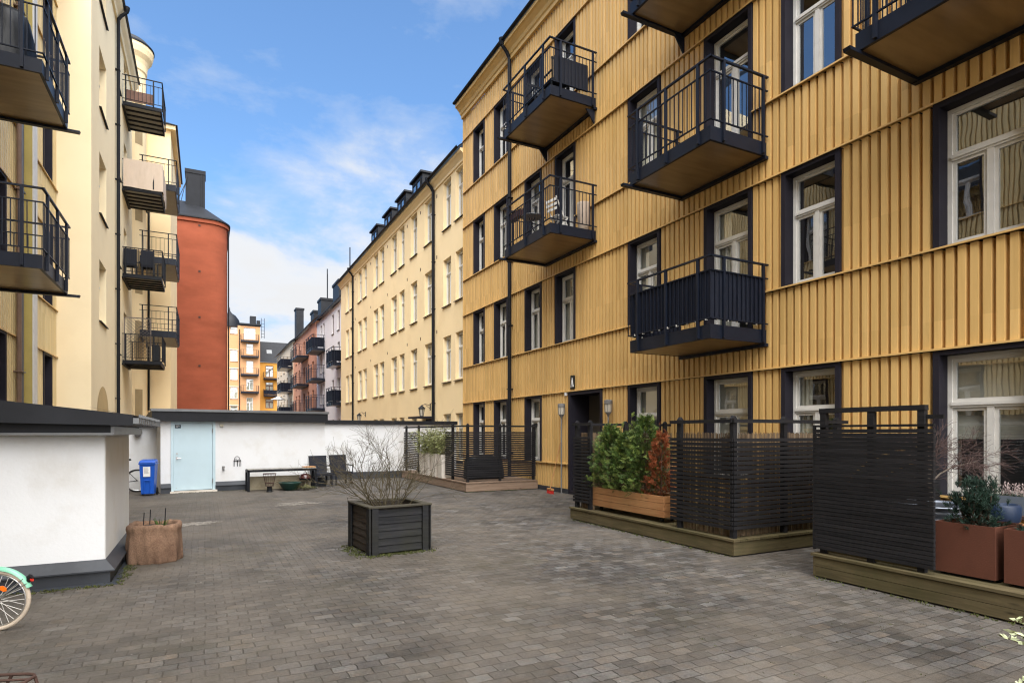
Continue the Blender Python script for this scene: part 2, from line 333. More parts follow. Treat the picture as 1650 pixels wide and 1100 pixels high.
K['grey_panel'] = M('pale_grey_soffit_panel', (.30,.28,.24), .6, .12, 3)

# ------------------------------------------------------------------ facade pieces (local frame: x along the wall, y into the building, z up)
PITCH = .147
def cells(x0, x1, z0, z1, ops, zcuts=()):
    zs = sorted(set([z0, z1] + [z for o in ops for z in (o[2], o[3]) if z0 < z < z1] + [z for z in zcuts if z0 < z < z1]))
    for za, zb in zip(zs, zs[1:]):
        cur = x0
        for o in sorted(o for o in ops if o[2] < zb - 1e-5 and o[3] > za + 1e-5):
            if o[0] > cur: yield cur, min(o[0], x1), za, zb
            cur = max(cur, o[1])
        if cur < x1: yield cur, x1, za, zb
def clad_wall(mb, x0, x1, z0, z1, ops, zcuts, depth=.08):
    base = [(0, 0), (.091, 0), (.098, depth), (.141, depth)]
    for xa, xb, za, zb in cells(x0, x1, z0, z1, ops, zcuts):
        if any(abs(zb-q) < 1e-4 for q in zcuts): zb -= .022       # open drip joint under each flashing
        pts = []
        k0 = math.floor(xa / PITCH) - 1; k1 = math.ceil(xb / PITCH) + 1
        line = [(k*PITCH + bx, by) for k in range(k0, k1+1) for bx, by in base]
        def yat(x):
            for (ax, ay), (bx, by) in zip(line, line[1:]):
                if ax <= x <= bx: return ay + (by-ay)*(x-ax)/max(1e-9, bx-ax)
            return 0
        pts = [(xa, yat(xa))] + [p for p in line if xa + 1e-4 < p[0] < xb - 1e-4] + [(xb, yat(xb))]
        n = len(pts)
        mb.add([(x,y,za) for x,y in pts] + [(x,y,zb) for x,y in pts], [(i, i+1, n+i+1, n+i) for i in range(n-1)])
def flat_wall(mb, x0, x1, z0, z1, ops, reveal=.16, y=0):
    for xa, xb, za, zb in cells(x0, x1, z0, z1, ops):
        mb.quad((xa,y,za), (xb,y,za), (xb,y,zb), (xa,y,zb))
    for a, b, c, d in ops:
        e = y + reveal
        mb.quad((a,y,c), (a,e,c), (a,e,d), (a,y,d)); mb.quad((b,y,c), (b,y,d), (b,e,d), (b,e,c))
        mb.quad((a,y,d), (a,e,d), (b,e,d), (b,y,d)); mb.quad((a,y,c), (b,y,c), (b,e,c), (a,e,c))

CACHE = {}
def cached(key, fn):
    if key not in CACHE: CACHE[key] = fn()
    return CACHE[key]
def frame_mesh(w, h, y, tfrac, mull, mat, lower_panel=0, topmull=False):
    def f():
        mb = MB(); t = .055; d = y + .07
        zt = h * tfrac
        mb.box(-w/2, -w/2+t, y, d, 0, h); mb.box(w/2-t, w/2, y, d, 0, h)
        mb.box(-w/2+t, w/2-t, y, d, h-t, h); mb.box(-w/2+t, w/2-t, y, d, 0, t)
        s = .045; yb = y + .018
        if tfrac < 1:
            mb.box(-w/2+t, w/2-t, y-.012, d, zt-.04, zt+.04)
            mb.box(-w/2+t, w/2-t, y-.03, y-.012, zt-.01, zt+.03)
        tops = [(-w/2+t, w/2-t, zt+.04, h-t)] if tfrac < 1 else []
        zl = zt-.04 if tfrac < 1 else h-t
        if mull:
            mb.box(-.04, .04, y-.006, d, t, zl)
            lows = [(-w/2+t, -.04, t, zl), (.04, w/2-t, t, zl)]
            if topmull and tops:
                mb.box(-.03, .03, y+.004, d, zt+.04, h-t); tops = [(-w/2+t, -.03, zt+.04, h-t), (.03, w/2-t, zt+.04, h-t)]
        else: lows = [(-w/2+t, w/2-t, t, zl)]
        for a, b, c, e in tops + lows:
            mb.box(a, a+s, yb, d-.008, c, e); mb.box(b-s, b, yb, d-.008, c, e); mb.box(a+s, b-s, yb, d-.008, e-s, e); mb.box(a+s, b-s, yb, d-.008, c, c+s)
        return mb.mesh('window_frame', mat), [(a+s, b-s, c+s, e-s) for a, b, c, e in tops + lows]
    return cached(('fr', round(w,2), round(h,2), y, tfrac, mull, mat.name, topmull), f)
def pane_mesh(lights, y, key):
    def f():
        mb = MB()
        for a, b, c, e in lights: mb.quad((a-.004,y,c-.004), (b+.004,y,c-.004), (b+.004,y,e+.004), (a-.004,y,e+.004))
        return mb.mesh('pane', K['glass'])
    return cached(('pane',) + key, f)
def curtain_mesh(w, h, kind):
    def f():
        mb = MB()
        if kind == 'blind':
            mb.box(-w/2+.03, w/2-.03, .30, .305, h*.40, h-.03); return mb.mesh('blind', K['blind'])
        spans = [(-w/2+.02, -w/2+w*.3), (w/2-w*.22, w/2-.02)] if kind == 'sides' else [(-w/2+.02, w/2-.02)]
        for a, b in spans:
            n = max(8, int((b-a)/.025)); pts = [(a+(b-a)*i/n, .32+.022*math.sin(i*1.9)+.008*math.sin(i*.7)) for i in range(n+1)]
            mb.add([(x,y,.05) for x,y in pts] + [(x,y,h-.03) for x,y in pts], [(i, i+1, n+2+i, n+1+i) for i in range(n)])
        return mb.mesh('curtain', K['curtain'])
    return cached(('cur', round(w,2), round(h,2), kind), f)
def surround_mesh(w, h, rev=.2):
    def f():
        mb = MB(); e = .082; p = -.022
        # face boards with returns, butted
        mb.box(-w/2, -w/2+e, p, rev, 0, h); mb.box(w/2-e, w/2, p, rev, 0, h)
        mb.box(-w/2+e, w/2-e, p, rev, h-e, h)
        mb.box(-w/2+e, w/2-e, -.01, rev, 0, .02)
        return mb.mesh('window_surround', K['surround'])
    return cached(('sur', round(w,2), round(h,2)), f)
def clad_window(parent, x0, x1, z0, z1, tfrac=.645, cur=None, name='window', tabs=None):
    w = x1-x0; h = z1-z0; loc = ((x0+x1)/2, 0, z0)
    fw = w-.164; fh = h-.082-.02
    fm, li = frame_mesh(fw, fh, .19, tfrac, True, K['white'])
    o = inst(name, fm, parent, (loc[0], 0, z0+.02))
    s = inst('surround', surround_mesh(w, h), o, (0, 0, -.02))
    inst('pane', pane_mesh(li, .225, (round(fw,2), round(fh,2), tfrac)), o)
    if cur: inst('blind' if cur == 'blind' else 'curtain', curtain_mesh(fw, fh, cur), o)
    return o
def plain_window(parent, x0, x1, z0, z1, y=.14, tfrac=.66, mull=True, mat=None, sill=True, cur=None, topmull=False):
    w = x1-x0; h = z1-z0; mat = mat or K['white']
    fm, li = frame_mesh(w, h, y, tfrac, mull, mat, 0, topmull)
    o = inst('window', fm, parent, ((x0+x1)/2, 0, z0))
    inst('pane', pane_mesh(li, y+.035, (round(w,2), round(h,2), tfrac, y, mull, topmull)), o)
    if cur: inst('blind' if cur == 'blind' else 'curtain', curtain_mesh(w, h, cur), o)
    if sill:
        def f(): return MB().add([(-w/2-.05,-.07,-.06),(w/2+.05,-.07,-.06),(w/2+.05,y,.0),(-w/2-.05,y,.0),(-w/2-.05,-.07,-.085),(w/2+.05,-.07,-.085),(w/2+.05,y,-.03),(-w/2-.05,y,-.03)],
                                 [(0,1,2,3),(7,6,5,4),(0,4,5,1),(1,5,6,2),(2,6,7,3),(3,7,4,0)]).mesh('sill', K['dark'])
        inst('sill', cached(('sill', round(w,2), y), f), o)
    return o
def pipe(parent, x, z0, z1, y=-.12, r=.055, mat=None, head=True, name='downpipe', top_in=None):
    mb = MB()
    pts = [(x, y, z0), (x, y, z1-.55)]
    if head: pts += [(x, y, z1-.45), (x, y-.10, z1-.28), (x, y-.24, z1-.14), (x, y-.27, z1)]
    mb.tube(pts, r, 10)
    if head: mb.lathe([(.06,-.12),(.10,0),(.115,.10),(.10,.10)], (x, y-.27, z1), 10)
    z = z0 + .9
    while z < z1 - 1:
        mb.box(x-.075, x+.075, y-.065, y+.12, z, z+.03); z += 2.1
    return mb.build(name, mat or K['dark'], parent, smooth=False)
def balcony(parent, x0, x1, ztop, dep=1.40, th=.24, rail=1.16, bars=.105, screen=None, brackets=False, spout=True, soff='soffit', wallgap=.03, thick=.045, mid=True, nx=3, bmat=None, drop=True):
    """slab with channel edge, inset soffit, bent railing with posts outside the slab edge"""
    bm = bmat or K['rail']; yo = -dep; zb = ztop - th
    mb = MB()
    mb.box(x0, x1, yo, yo+.05, zb, ztop); mb.box(x0, x0+.05, yo+.05, -wallgap, zb, ztop); mb.box(x1-.05, x1, yo+.05, -wallgap, zb, ztop)
    mb.box(x0+.05, x1-.05, yo+.05, -wallgap, ztop-.05, ztop-.01)
    mb.box(x0-.02, x1+.02, -wallgap-.06, -.0, zb-.06, zb-.002)
    b = mb.build('balcony', bm, parent)
    sf = MB()
    if soff == 'grille':
        n = 5; L = (x1-x0-.12)
        for i in range(n):
            a = x0+.07 + L*i/n; sf.box(a+.03, a+L/n-.09, yo+.05, -wallgap-.01, zb+.03, zb+.05)
        sf.build('soffit', K['grey_panel'], b)
        gb = MB()
        for i in range(n+1):
            a = x0+.02 + L*i/n; gb.box(a-.04 if i else a, a+.05, yo+.03, -wallgap-.02, zb-.02, zb+.10)
        gb.build('beam', bm, b)
    else:
        sf.box(x0+.05, x1-.05, yo+.05, -wallgap-.01, zb+.004, zb+.02); sf.build('soffit', K[soff], b)
    r = MB(); zt = ztop + rail; zm = ztop + rail*.79; zl = ztop + .10; o = yo - .02; xa = x0-.02; xb = x1+.02
    def ring(z, w, h=None):
        r.bar((xa, -.02, z), (xa, o, z), w, h); r.bar((xa-w/2, o, z), (xb+w/2, o, z), w, h); r.bar((xb, -.02, z), (xb, o, z), w, h)
    ring(zt, .045, .03)
    if mid: ring(zm, .028, .02)
    ring(zl, .028, .02)
    post = []
    for i in range(nx):
        f = [.13, .5, .87][i] if nx == 3 else (.13 + .74*i/max(1, nx-1)); post.append((xa + (xb-xa)*f, o-.005))
    for y in (o + dep*.22, -.14): post += [(xa-.005, y), (xb+.005, y)]
    for x, y in post: r.box(x-.022, x+.022, y-.024, y+.024, zb+.02 if drop else ztop, zt-.01)
    top = zm if mid else zt
    n = int((xb-xa)/bars)
    for i in range(1, n): 
        x = xa+(xb-xa)*i/n; r.box(x-.007, x+.007, o-.007, o+.007, zl, top)
    n = int(dep/bars)
    for i in range(0, n):
        y = o + (dep)*i/n
        for x in (xa, xb): r.box(x-.007, x+.007, y-.007, y+.007, zl, top)
    r.build('railing', bm, b)
    if screen:
        sm = MB(); g = .022
        path = [(xa+g, -.05), (xa+g, o+g), (xb-g, o+g), (xb-g, -.05)]
        pts = []
        for (ax, ay), (bx, by) in zip(path, path[1:]):
            L = math.hypot(bx-ax, by-ay); n = max(2, int(L/.026))
            for i in range(n):
                t = i/n; w = .010*math.sin(t*L/.105*2*math.pi) + .004*math.sin(t*L*13)
                nx_, ny_ = (-(by-ay)/L, (bx-ax)/L); pts.append((ax+(bx-ax)*t+nx_*w, ay+(by-ay)*t+ny_*w))
        n = len(pts)
        sm.add([(x,y,zl-.02+.008*math.sin(i*.5)) for i,(x,y) in enumerate(pts)] + [(x,y,zm+.01) for x,y in pts], [(i,i+1,n+i+1,n+i) for i in range(n-1)])
        sm.build('screen', K[screen], b)
        for i in range(4, n-2, 9):
            ty = MB(); x, y = pts[i]; ty.box(x-.012, x+.012, y-.03 if abs(y-o) < .1 else y-.012, y+.012, zl-.03, zl+.005)
            ty.build('cable_tie', K['white'], b)
    if brackets:
        for x in (x0+.06, x1-.06):
            k = MB()
            k.add([(x-.02,-wallgap,zb-.06),(x-.02,-.30,zb-.06),(x-.02,-wallgap,zb-.42),(x+.02,-wallgap,zb-.06),(x+.02,-.30,zb-.06),(x+.02,-wallgap,zb-.42)],
                  [(0,1,2),(5,4,3),(0,3,4,1),(1,4,5,2),(2,5,3,0)])
            k.build('bracket', bm, b)
    if spout:
        s = MB(); xs = x0+.02 if spout == 'x0' else x1-.02
        s.add([(xs-.05, yo-.22, zb-.005), (xs+.05, yo-.22, zb-.005), (xs+.05, -.05, zb-.005), (xs-.05, -.05, zb-.005),
               (xs-.05, yo-.20, zb-.05), (xs+.05, yo-.20, zb-.05), (xs+.05, -.05, zb-.05), (xs-.05, -.05, zb-.05)],
              [(0,1,2,3),(7,6,5,4),(0,4,5,1),(1,5,6,2),(2,6,7,3),(3,7,4,0)])
        s.build('drain_gutter', bm, b)
    return b
def roof_slab(parent, x0, x1, ze, dep, rise, over=.38, seam=.55, mat=None, name='roof', t=.06):
    mb = MB(); y0 = -over; L = math.hypot(dep, rise)
    mb.add([(x0,y0,ze),(x1,y0,ze),(x1,y0+dep,ze+rise),(x0,y0+dep,ze+rise),(x0,y0,ze+t),(x1,y0,ze+t),(x1,y0+dep,ze+rise+t),(x0,y0+dep,ze+rise+t)],
           [(0,3,2,1),(4,5,6,7),(0,1,5,4),(1,2,6,5),(2,3,7,6),(3,0,4,7)])
    n = int((x1-x0)/seam)
    for i in range(1, n):
        x = x0+(x1-x0)*i/n
        mb.bar((x, y0+.02, ze+t+.012), (x, y0+dep, ze+rise+t+.012), .02, .03)
    return mb.build(name, mat or K['roof'], parent)
def gutter(parent, x0, x1, y, z, r=.07, mat=None):
    mb = MB(); pts = [(math.cos(a)*r, math.sin(a)*r) for a in [math.pi + math.pi*i/6 for i in range(7)]]
    n = len(pts)
    mb.add([(x0,y+a,z+b) for a,b in pts] + [(x1,y+a,z+b) for a,b in pts], [(i,i+1,n+i+1,n+i) for i in range(n-1)])
    mb.add([(x0,y+a*.9,z+b*.9) for a,b in pts] + [(x1,y+a*.9,z+b*.9) for a,b in pts], [(i,n+i,n+i+1,i+1) for i in range(n-1)])
    return mb.build('gutter', mat or K['dark'], parent)

# ================================================================== ground
g = MB(); 
g.add([(-300,-120,0),(300,-120,0),(300,420,0),(-300,420,0)], [(0,1,2,3)])
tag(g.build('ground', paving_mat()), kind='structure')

# ================================================================== yellow building, right
XR = 9.03
RB = empty('apartment_building', (XR, 0, 0), R(-90), 'long yellow building clad in ribbed sheet metal with dark window surrounds', 'building')
def rx(y0, y1): return (-y1, -y0)
LV = [(.83, 2.85), (4.24, 6.26), (7.63, 9.68), (11.05, 13.1)]
cols = [(19.70,20.70),(17.85,18.90),(15.59,16.65),(13.74,14.81),(10.33,11.45),(7.81,9.00),(6.08,7.17),(3.52,4.71),(1.2,2.3),(-1.3,-.2),(-4,-2.9)]
doors = {(3,2):6.92, (3,3):10.35, (5,1):3.55, (5,2):6.92, (5,3):10.35, (7,2):6.92}
ops = []; wins = []
curs = {(7,0):'blind', (7,1):None, (6,0):'sides', (6,1):None, (5,0):'blind', (4,0):'blind', (5,1):'sides', (3,1):'sides', (2,1):'sides', (1,1):'full', (0,1):'full', (1,2):'full', (0,2):None, (2,2):'sides', (6,2):None, (4,1):'sides', (4,2):'full', (2,0):'sides', (1,0):'blind'}
for ci, (a, b) in enumerate(cols):
    for ri, (z0, z1) in enumerate(LV):
        if ci == 3 and ri == 0: continue
        z = doors.get((ci, ri), z0); x0, x1 = rx(a, b)
        ops.append((x0, x1, z, z1)); wins.append((x0, x1, z, z1, ci, ri))
dx0, dx1 = rx(12.49, 14.08); ops.append((dx0, dx1, .0, 2.85))
mb = MB(); bands = [.12, .83, 2.85, 4.24, 6.26, 7.63, 9.68, 11.05, 13.1, 14.0]
X0, X1 = -21.72, 8.0
clad_wall(mb, X0, X1, .12, 14.0, ops, bands)
mb.quad((X0,0,0), (X0,10,0), (X0,10,14.4), (X0,0,14.4)); mb.quad((X1,0,0), (X1,10,0), (X1,10,14.4), (X1,0,14.4))
mb.quad((X0,10,0), (X1,10,0), (X1,10,14.4), (X0,10,14.4))
mb.build('wall', K['clad'], RB)
tm = MB()
for z in bands[1:-1]:
    for xa, xb, _, _ in cells(X0-.01, X1, z-.012, z+.012, [o for o in ops if o[2] < z-.05 and o[3] > z+.05]):
        tm.box(xa, xb, -.046, .03, z-.004, z+.014)
        tm.box(xa, xb, -.056, -.046, z-.016, z+.010)
tm.box(X0-.012, X0+.05, -.02, .2, .12, 14.0)
tm.build('drip_flashing', K['trim'], RB)
pb = MB()
for xa, xb, _, _ in cells(X0, X1, .0, .12, ops): pb.box(xa, xb, -.015, .05, 0, .13)
pb.build('plinth', K['flash'], RB)
MB().quad((X0,.62,0), (X1,.62,0), (X1,.62,14.4), (X0,.62,14.4)).build('interior_wall', K['interior'], RB)
MB().prism([(0,13.98),(-.09,13.98),(-.09,14.10),(-.13,14.13),(-.17,14.22),(-.28,14.33),(-.34,14.36),(-.34,14.47),(0,14.47)], X0-.02, X1).build('cornice', M('cornice_ochre', (.60,.40,.15), .5, .1), RB)
roof_slab(RB, X0-.04, X1, 14.48, 5.2, 3.2, over=.36, t=.04)
gutter(RB, X0-.04, X1, -.39, 14.54, .06)
for x0, x1, z0, z1, ci, ri in wins:
    h = z1-z0
    tf = ((LV[ri][0] + .645*(LV[ri][1]-LV[ri][0])) - z0)/h
    clad_window(RB, x0, x1, z0, z1, tf, curs.get((ci, ri)), 'balcony_door' if (ci,ri) in doors else 'window')
pipe(RB, -17.54, .12, 14.5, y=-.10, r=.062)
for lo in (6.5,): pipe(RB, lo, .12, 14.5, y=-.10, r=.062)
NB = (-9.62, -7.47)
balcony(RB, *NB, 3.55, screen='cloth_screen', spout=None)
balcony(RB, *NB, 6.92, spout='x0')
balcony(RB, *NB, 10.35, spout='x0', brackets=True)
balcony(RB, -15.3, -12.75, 6.92, spout='x0')
balcony(RB, -15.3, -12.75, 10.35, spout='x0', brackets=True)
balcony(RB, -4.93, -2.70, 6.95, spout='x0')
# entrance: recessed dark porch with a panelled door
en = MB()
en.box(dx0, dx0+.09, -.025, 1.0, .0, 2.85); en.box(dx1-.09, dx1, -.025, 1.0, .0, 2.85); en.box(dx0+.09, dx1-.09, -.025, 1.0, 2.74, 2.85)
en.box(dx0+.09, dx1-.09, -.02, 1.0, .0, .10)
E_ = en.build('entrance', K['surround'], RB)
dd = MB(); a, b = dx0+.09, dx1-.09
dd.box(a, b, 1.0, 1.06, .10, 2.74)
dd.box(a+.05, b-.05, .965, 1.0, 2.20, 2.26)
for u, v in ((a+.05, a+.12), (b-.12, b-.05), ((a+b)/2-.05, (a+b)/2+.05)): dd.box(u, v, .965, 1.0, .12, 2.20)
for z in (.12, .95, 1.6): dd.box(a+.12, (a+b)/2-.05, .97, 1.0, z, z+.12); dd.box((a+b)/2+.05, b-.12, .97, 1.0, z, z+.12)
D_ = dd.build('entrance_door', M('dark_brown_door', (.022,.016,.014), .4, .2), E_)
MB().tube([(-13.22,.93,1.0),(-13.22,.93,1.35)], .018, 8).build('door_handle', K['steel'], E_)
# house letter on a small plate
xs, zs_ = -13.86, 3.09
pl = MB().box(xs-.10, xs+.10, -.035, -.005, zs_-.19, zs_+.19).build('house_letter_plate', M('letter_plate', (.008,.010,.012), .3, .05), RB, bevel=.004)
lt = MB(); y = -.041
def stroke(p, q, w): lt.bar((xs+p[0], y, zs_+p[1]), (xs+q[0], y, zs_+q[1]), w, .010, up=(0,1,0))
stroke((-.050,-.115), (.004,.125), .014); stroke((.050,-.115), (-.004,.125), .034)
stroke((-.032,-.035), (.036,-.035), .014); stroke((-.074,-.119), (-.026,-.119), .012); stroke((.022,-.119), (.080,-.119), .012)
lt.build('letter_A', K['paper'], pl)
MB().box(-14.18-.05, -14.18+.03, -.05, 0, 2.74, 2.83).build('door_sensor', K['paper'], RB)

# ================================================================== yellow building, left near
XL = -3.9
LB = empty('apartment_building', (XL, 0, 0), R(90), 'yellow ribbed metal building at the left edge carrying two dark balconies', 'building')
LL = [(1.85, 3.93), (5.30, 7.35), (8.83, 10.87), (12.33, 14.3)]
lcols = [(20.19,21.24),(15.62,16.79),(13.35,14.45),(10.2,11.3),(8.0,9.1),(5.2,6.3),(3.0,4.1),(0.0,1.1),(-3.0,-1.9)]
ldoors = {(2,1):4.82, (2,2):8.25, (2,3):11.7, (6,1):4.82, (6,2):8.25}
ops = []; wins = []
for ci, (a, b) in enumerate(lcols):
    for ri, (z0, z1) in enumerate(LL):
        z = ldoors.get((ci,ri), z0); ops.append((a, b, z, z1)); wins.append((a, b, z, z1, ci, ri))
mb = MB(); bands = [.1] + [z for p in LL for z in p] + [15.2]
X0, X1 = -8, 21.86
clad_wall(mb, X0, X1, .1, 15.2, ops, bands)
mb.quad((X0,0,0), (X0,9,0), (X0,9,15.6), (X0,0,15.6)); mb.quad((X0,9,0), (X1,9,0), (X1,9,15.6), (X0,9,15.6)); mb.quad((X1,.05,0), (X1,9,0), (X1,9,15.6), (X1,.05,15.6))
mb.build('wall', K['clad_lit'], LB)
tm = MB()
for z in bands[1:-1]:
    for xa, xb, _, _ in cells(X0, X1, z-.012, z+.012, [o for o in ops if o[2] < z-.05 and o[3] > z+.05]):
        tm.box(xa, xb, -.034, .03, z-.012, z+.014); tm.box(xa, xb, -.044, -.034, z-.024, z+.004)
tm.build('drip_flashing', K['trim'], LB)
MB().quad((X0,.62,0), (X1,.62,0), (X1,.62,15.4), (X0,.62,15.4)).build('interior_wall', K['interior'], LB)
MB().prism([(0,15.18),(-.09,15.18),(-.09,15.30),(-.17,15.42),(-.28,15.53),(-.34,15.56),(-.34,15.67),(0,15.67)], X0, X1).build('cornice', K['trim'], LB)
roof_slab(LB, X0, X1, 15.68, 4.5, 2.8, over=.42)
for x0, x1, z0, z1, ci, ri in wins:
    tf = ((LL[ri][0] + .645*(LL[ri][1]-LL[ri][0])) - z0)/(z1-z0)
    clad_window(LB, x0, x1, z0, z1, tf, random.choice([None,'sides','full']), 'balcony_door' if (ci,ri) in ldoors else 'window')
balcony(LB, 13.1, 15.3, 4.82, dep=1.36, spout='x1')
balcony(LB, 13.1, 15.3, 8.25, dep=1.36, spout='x1')
balcony(LB, 13.1, 15.3, 11.7, dep=1.36, spout='x1')
for z in (4.82, 8.25): balcony(LB, 2.4, 4.6, z, dep=1.36, spout='x1')
pipe(LB, 17.45, .1, 15.5, y=-.09, r=.05, mat=M('brown_downpipe', (.16,.10,.07), .45, .3, 3), head=False)
pipe(LB, 17.66, .1, 15.5, y=-.09, r=.045, mat=K['zinc'], head=False)
MB().box(17.92, 18.3, -.24, -.034, .1, 15.1).build('duct_cover', M('olive_yellow_sheet', (.42,.33,.10), .4, .12, 2), LB)
MB().box(17.92, 18.3, -.262, -.2405, .1, 15.1).build('duct_edge', K['white'], LB)

# ================================================================== cream stucco building, left
XC = -3.05
CB = empty('apartment_building', (XC, 0, 0), R(90), 'tall cream stucco building at left with narrow slit windows and a stack of slatted balconies', 'building')
ops = [(23.4,24.95,z,z+1.95) for z in (5.4,8.9,12.35,15.8)]
ops += [(28.15,28.75,z,z+2.0) for z in (1.5,4.9,8.4,11.9,15.4)]
bdoors = [(30.0,31.1,z+.08,z+2.1) for z in (4.72,8.30,11.92,15.42)]
mb = MB(); H_ = 18.0
flat_wall(mb, 21.86, 33.2, 0, H_, ops + bdoors, .22)
mb.quad((21.86,0,0), (21.86,.85,0), (21.86,.85,H_), (21.86,0,H_))       # return wall towards the yard
mb.quad((21.86,.85,15.0), (21.86,10,15.0), (21.86,10,H_), (21.86,.85,H_))
mb.quad((33.2,0,0), (33.2,10,0), (33.2,10,H_), (33.2,0,H_))
mb.build('wall', K['cream_pale'], CB)
# arched ground-floor niche
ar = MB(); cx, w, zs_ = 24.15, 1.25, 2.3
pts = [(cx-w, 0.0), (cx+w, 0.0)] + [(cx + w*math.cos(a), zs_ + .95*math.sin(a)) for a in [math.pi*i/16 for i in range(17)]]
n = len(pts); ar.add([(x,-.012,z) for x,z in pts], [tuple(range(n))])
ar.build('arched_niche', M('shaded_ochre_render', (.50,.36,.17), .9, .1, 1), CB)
for x0, x1, z0, z1 in ops: plain_window(CB, x0, x1, z0, z1, y=.2, tfrac=.66, mull=False, cur=None)
for x0, x1, z0, z1 in bdoors: plain_window(CB, x0, x1, z0, z1, y=.2, tfrac=.72, sill=False, cur='sides')
MB().quad((22,.6,0), (33,.6,0), (33,.6,H_-.1), (22,.6,H_-.1)).build('interior_wall', K['interior'], CB)
pipe(CB, 27.3, .0, 18.0, y=-.10, r=.06)
MB().prism([(0,17.6),(-.07,17.6),(-.10,17.75),(-.22,17.9),(-.26,18.0),(-.26,18.08),(0,18.08)], 21.6, 33.2).build('cornice', K['cream_pale'], CB)
roof_slab(CB, 21.6, 33.2, 18.09, 5, 3.2, over=.34)
for i, z in enumerate((4.72, 8.30, 11.92, 15.42)):
    balcony(CB, 29.3, 31.7, z, dep=1.42, th=.14, rail=1.08, soff='grille', spout=None, mid=(i == 3), nx=2, bars=.13, bmat=K['dark'], drop=False, screen=None)
# cloth on the second balcony from the top
zt = 11.92
cl = MB(); pts = [(29.24, -.05+.0)] ; n = 40
path = [(29.25, -.06), (29.25, -1.47), (31.75, -1.47)]
P_ = []
for (ax, ay), (bx, by) in zip(path, path[1:]):
    for i in range(24):
        t = i/24; P_.append((ax+(bx-ax)*t, ay+(by-ay)*t))
n = len(P_); rows = 6; vs = []
for j in range(rows+1):
    z = zt+1.12 - 1.16*j/rows
    for i, (x, y) in enumerate(P_):
        w = .012*math.sin(i*.55)*(j/rows) + .006*math.sin(i*1.7+j); vs.append((x - w if i < 24 else x, y - (w if i >= 24 else 0), z + .01*math.sin(i*.3)*(j == rows)))
cl.add(vs, [(j*n+i, j*n+i+1, (j+1)*n+i+1, (j+1)*n+i) for j in range(rows) for i in range(n-1)])
cl.build('balcony_cloth', K['cloth_beige'], CB, smooth=True)

# ------------------------------------------------------------------ cream corner tower and its building, further left
TB = empty('apartment_building', (0, 0, 0), 0, 'cream building with a rounded corner tower and plain railed balconies', 'building')
mb = MB(); cx, cy, r = -3.32, 34.4, .74
mb.lathe([(r,0),(r,20.0)], (cx,cy,0), 40)
mb.box(-12, -2.75, 34.6, 39, 0, 18.9)
ops = []
wl = MB(); 
mb.box(-12, -1.66, 37.6, 46, 0, 18.2)
mb.build('wall', K['cream'], TB)
MB().lathe([(r+.002,19.2),(r+.05,19.25),(r+.07,19.55),(r+.13,19.75),(r+.27,19.95),(r+.33,20.2),(r+.33,20.35),(.05,20.35)], (cx,cy,0), 40).build('cornice', K['cream'], TB)
MB().lathe([(r+.37,20.355),(r+.37,20.42),(r+.1,20.7),(.4,20.95),(.05,21.0)], (cx,cy,0), 40).build('tower_roof', K['roof'], TB)
MB().box(-12, -1.42, 37.36, 46, 18.202, 18.42).build('eaves', K['cream'], TB)
rb = MB(); rb.add([(-12,37.25,18.425),(-1.32,37.25,18.425),(-1.32,46,18.425),(-12,46,18.425),(-12,41,20.5),(-5,41,20.5)], [(0,1,5,4),(1,2,5),(2,3,4,5),(0,3,2,1)])
rb.build('roof', K['roof'], TB)
MB().tube([(-2.68,37.5,2.9),(-2.68,37.5,15.8)], .05, 8).build('downpipe', K['dark'], TB)
MB().box(-2.7, -2.1, 37.46, 37.598, 2.75, 2.82).build('ledge', K['dark'], TB)
tb = empty('tower_front', (-2.72, 0, 0), R(90)); tb.parent = TB
for z in (6.5, 9.95, 13.45):
    b = balcony(tb, 32.55, 36.2, z, dep=1.5, th=.30, rail=1.15, soff='grey_panel', spout=None, mid=True, nx=3, bars=.16, bmat=K['rail'])
    b.parent = TB; b.location = (-2.72, 0, 0); b.rotation_euler = (0, 0, R(90))
bpy.data.objects.remove(tb)
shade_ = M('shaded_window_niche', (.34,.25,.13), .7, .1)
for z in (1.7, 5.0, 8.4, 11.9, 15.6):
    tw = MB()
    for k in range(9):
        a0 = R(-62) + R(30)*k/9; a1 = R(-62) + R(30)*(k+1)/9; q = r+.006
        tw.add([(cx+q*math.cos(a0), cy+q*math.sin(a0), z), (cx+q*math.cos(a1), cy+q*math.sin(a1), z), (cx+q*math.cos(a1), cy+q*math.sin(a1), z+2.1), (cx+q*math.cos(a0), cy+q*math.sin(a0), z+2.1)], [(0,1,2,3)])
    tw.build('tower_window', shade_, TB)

# ================================================================== terracotta building
TC = empty('apartment_building', (0, 0, 0), 0, 'windowless terracotta red building with a rounded corner and black roof', 'building')
def rounded(x0, x1, y0, y1, r, off=0):
    pts = [(x0, y0-off)] + [(x1-r+(r+off)*math.cos(a), y0+r+(r+off)*math.sin(a)) for a in [R(-90)+R(90)*i/14 for i in range(15)]] + [(x1+off, y1), (x0, y1)]
    return pts
def extr(pts, z0, z1, cap=True):
    m = MB(); n = len(pts)
    m.add([(x,y,z0) for x,y in pts] + [(x,y,z1) for x,y in pts], [(i,(i+1)%n,n+(i+1)%n,n+i) for i in range(n)] + ([tuple(range(n-1,-1,-1)), tuple(range(n,2*n))] if cap else []))
    return m
tp = rounded(-9, 1.55, 50, 60, 1.3)
extr(tp, 0, 17.55).build('wall', K['terra'], TC)
extr(rounded(-9, 1.55, 50, 60, 1.3, .12), 17.3, 17.56).build('cornice', K['terra'], TC)
m = MB(); p0 = rounded(-9, 1.55, 50, 60, 1.3, .22); n = len(p0)
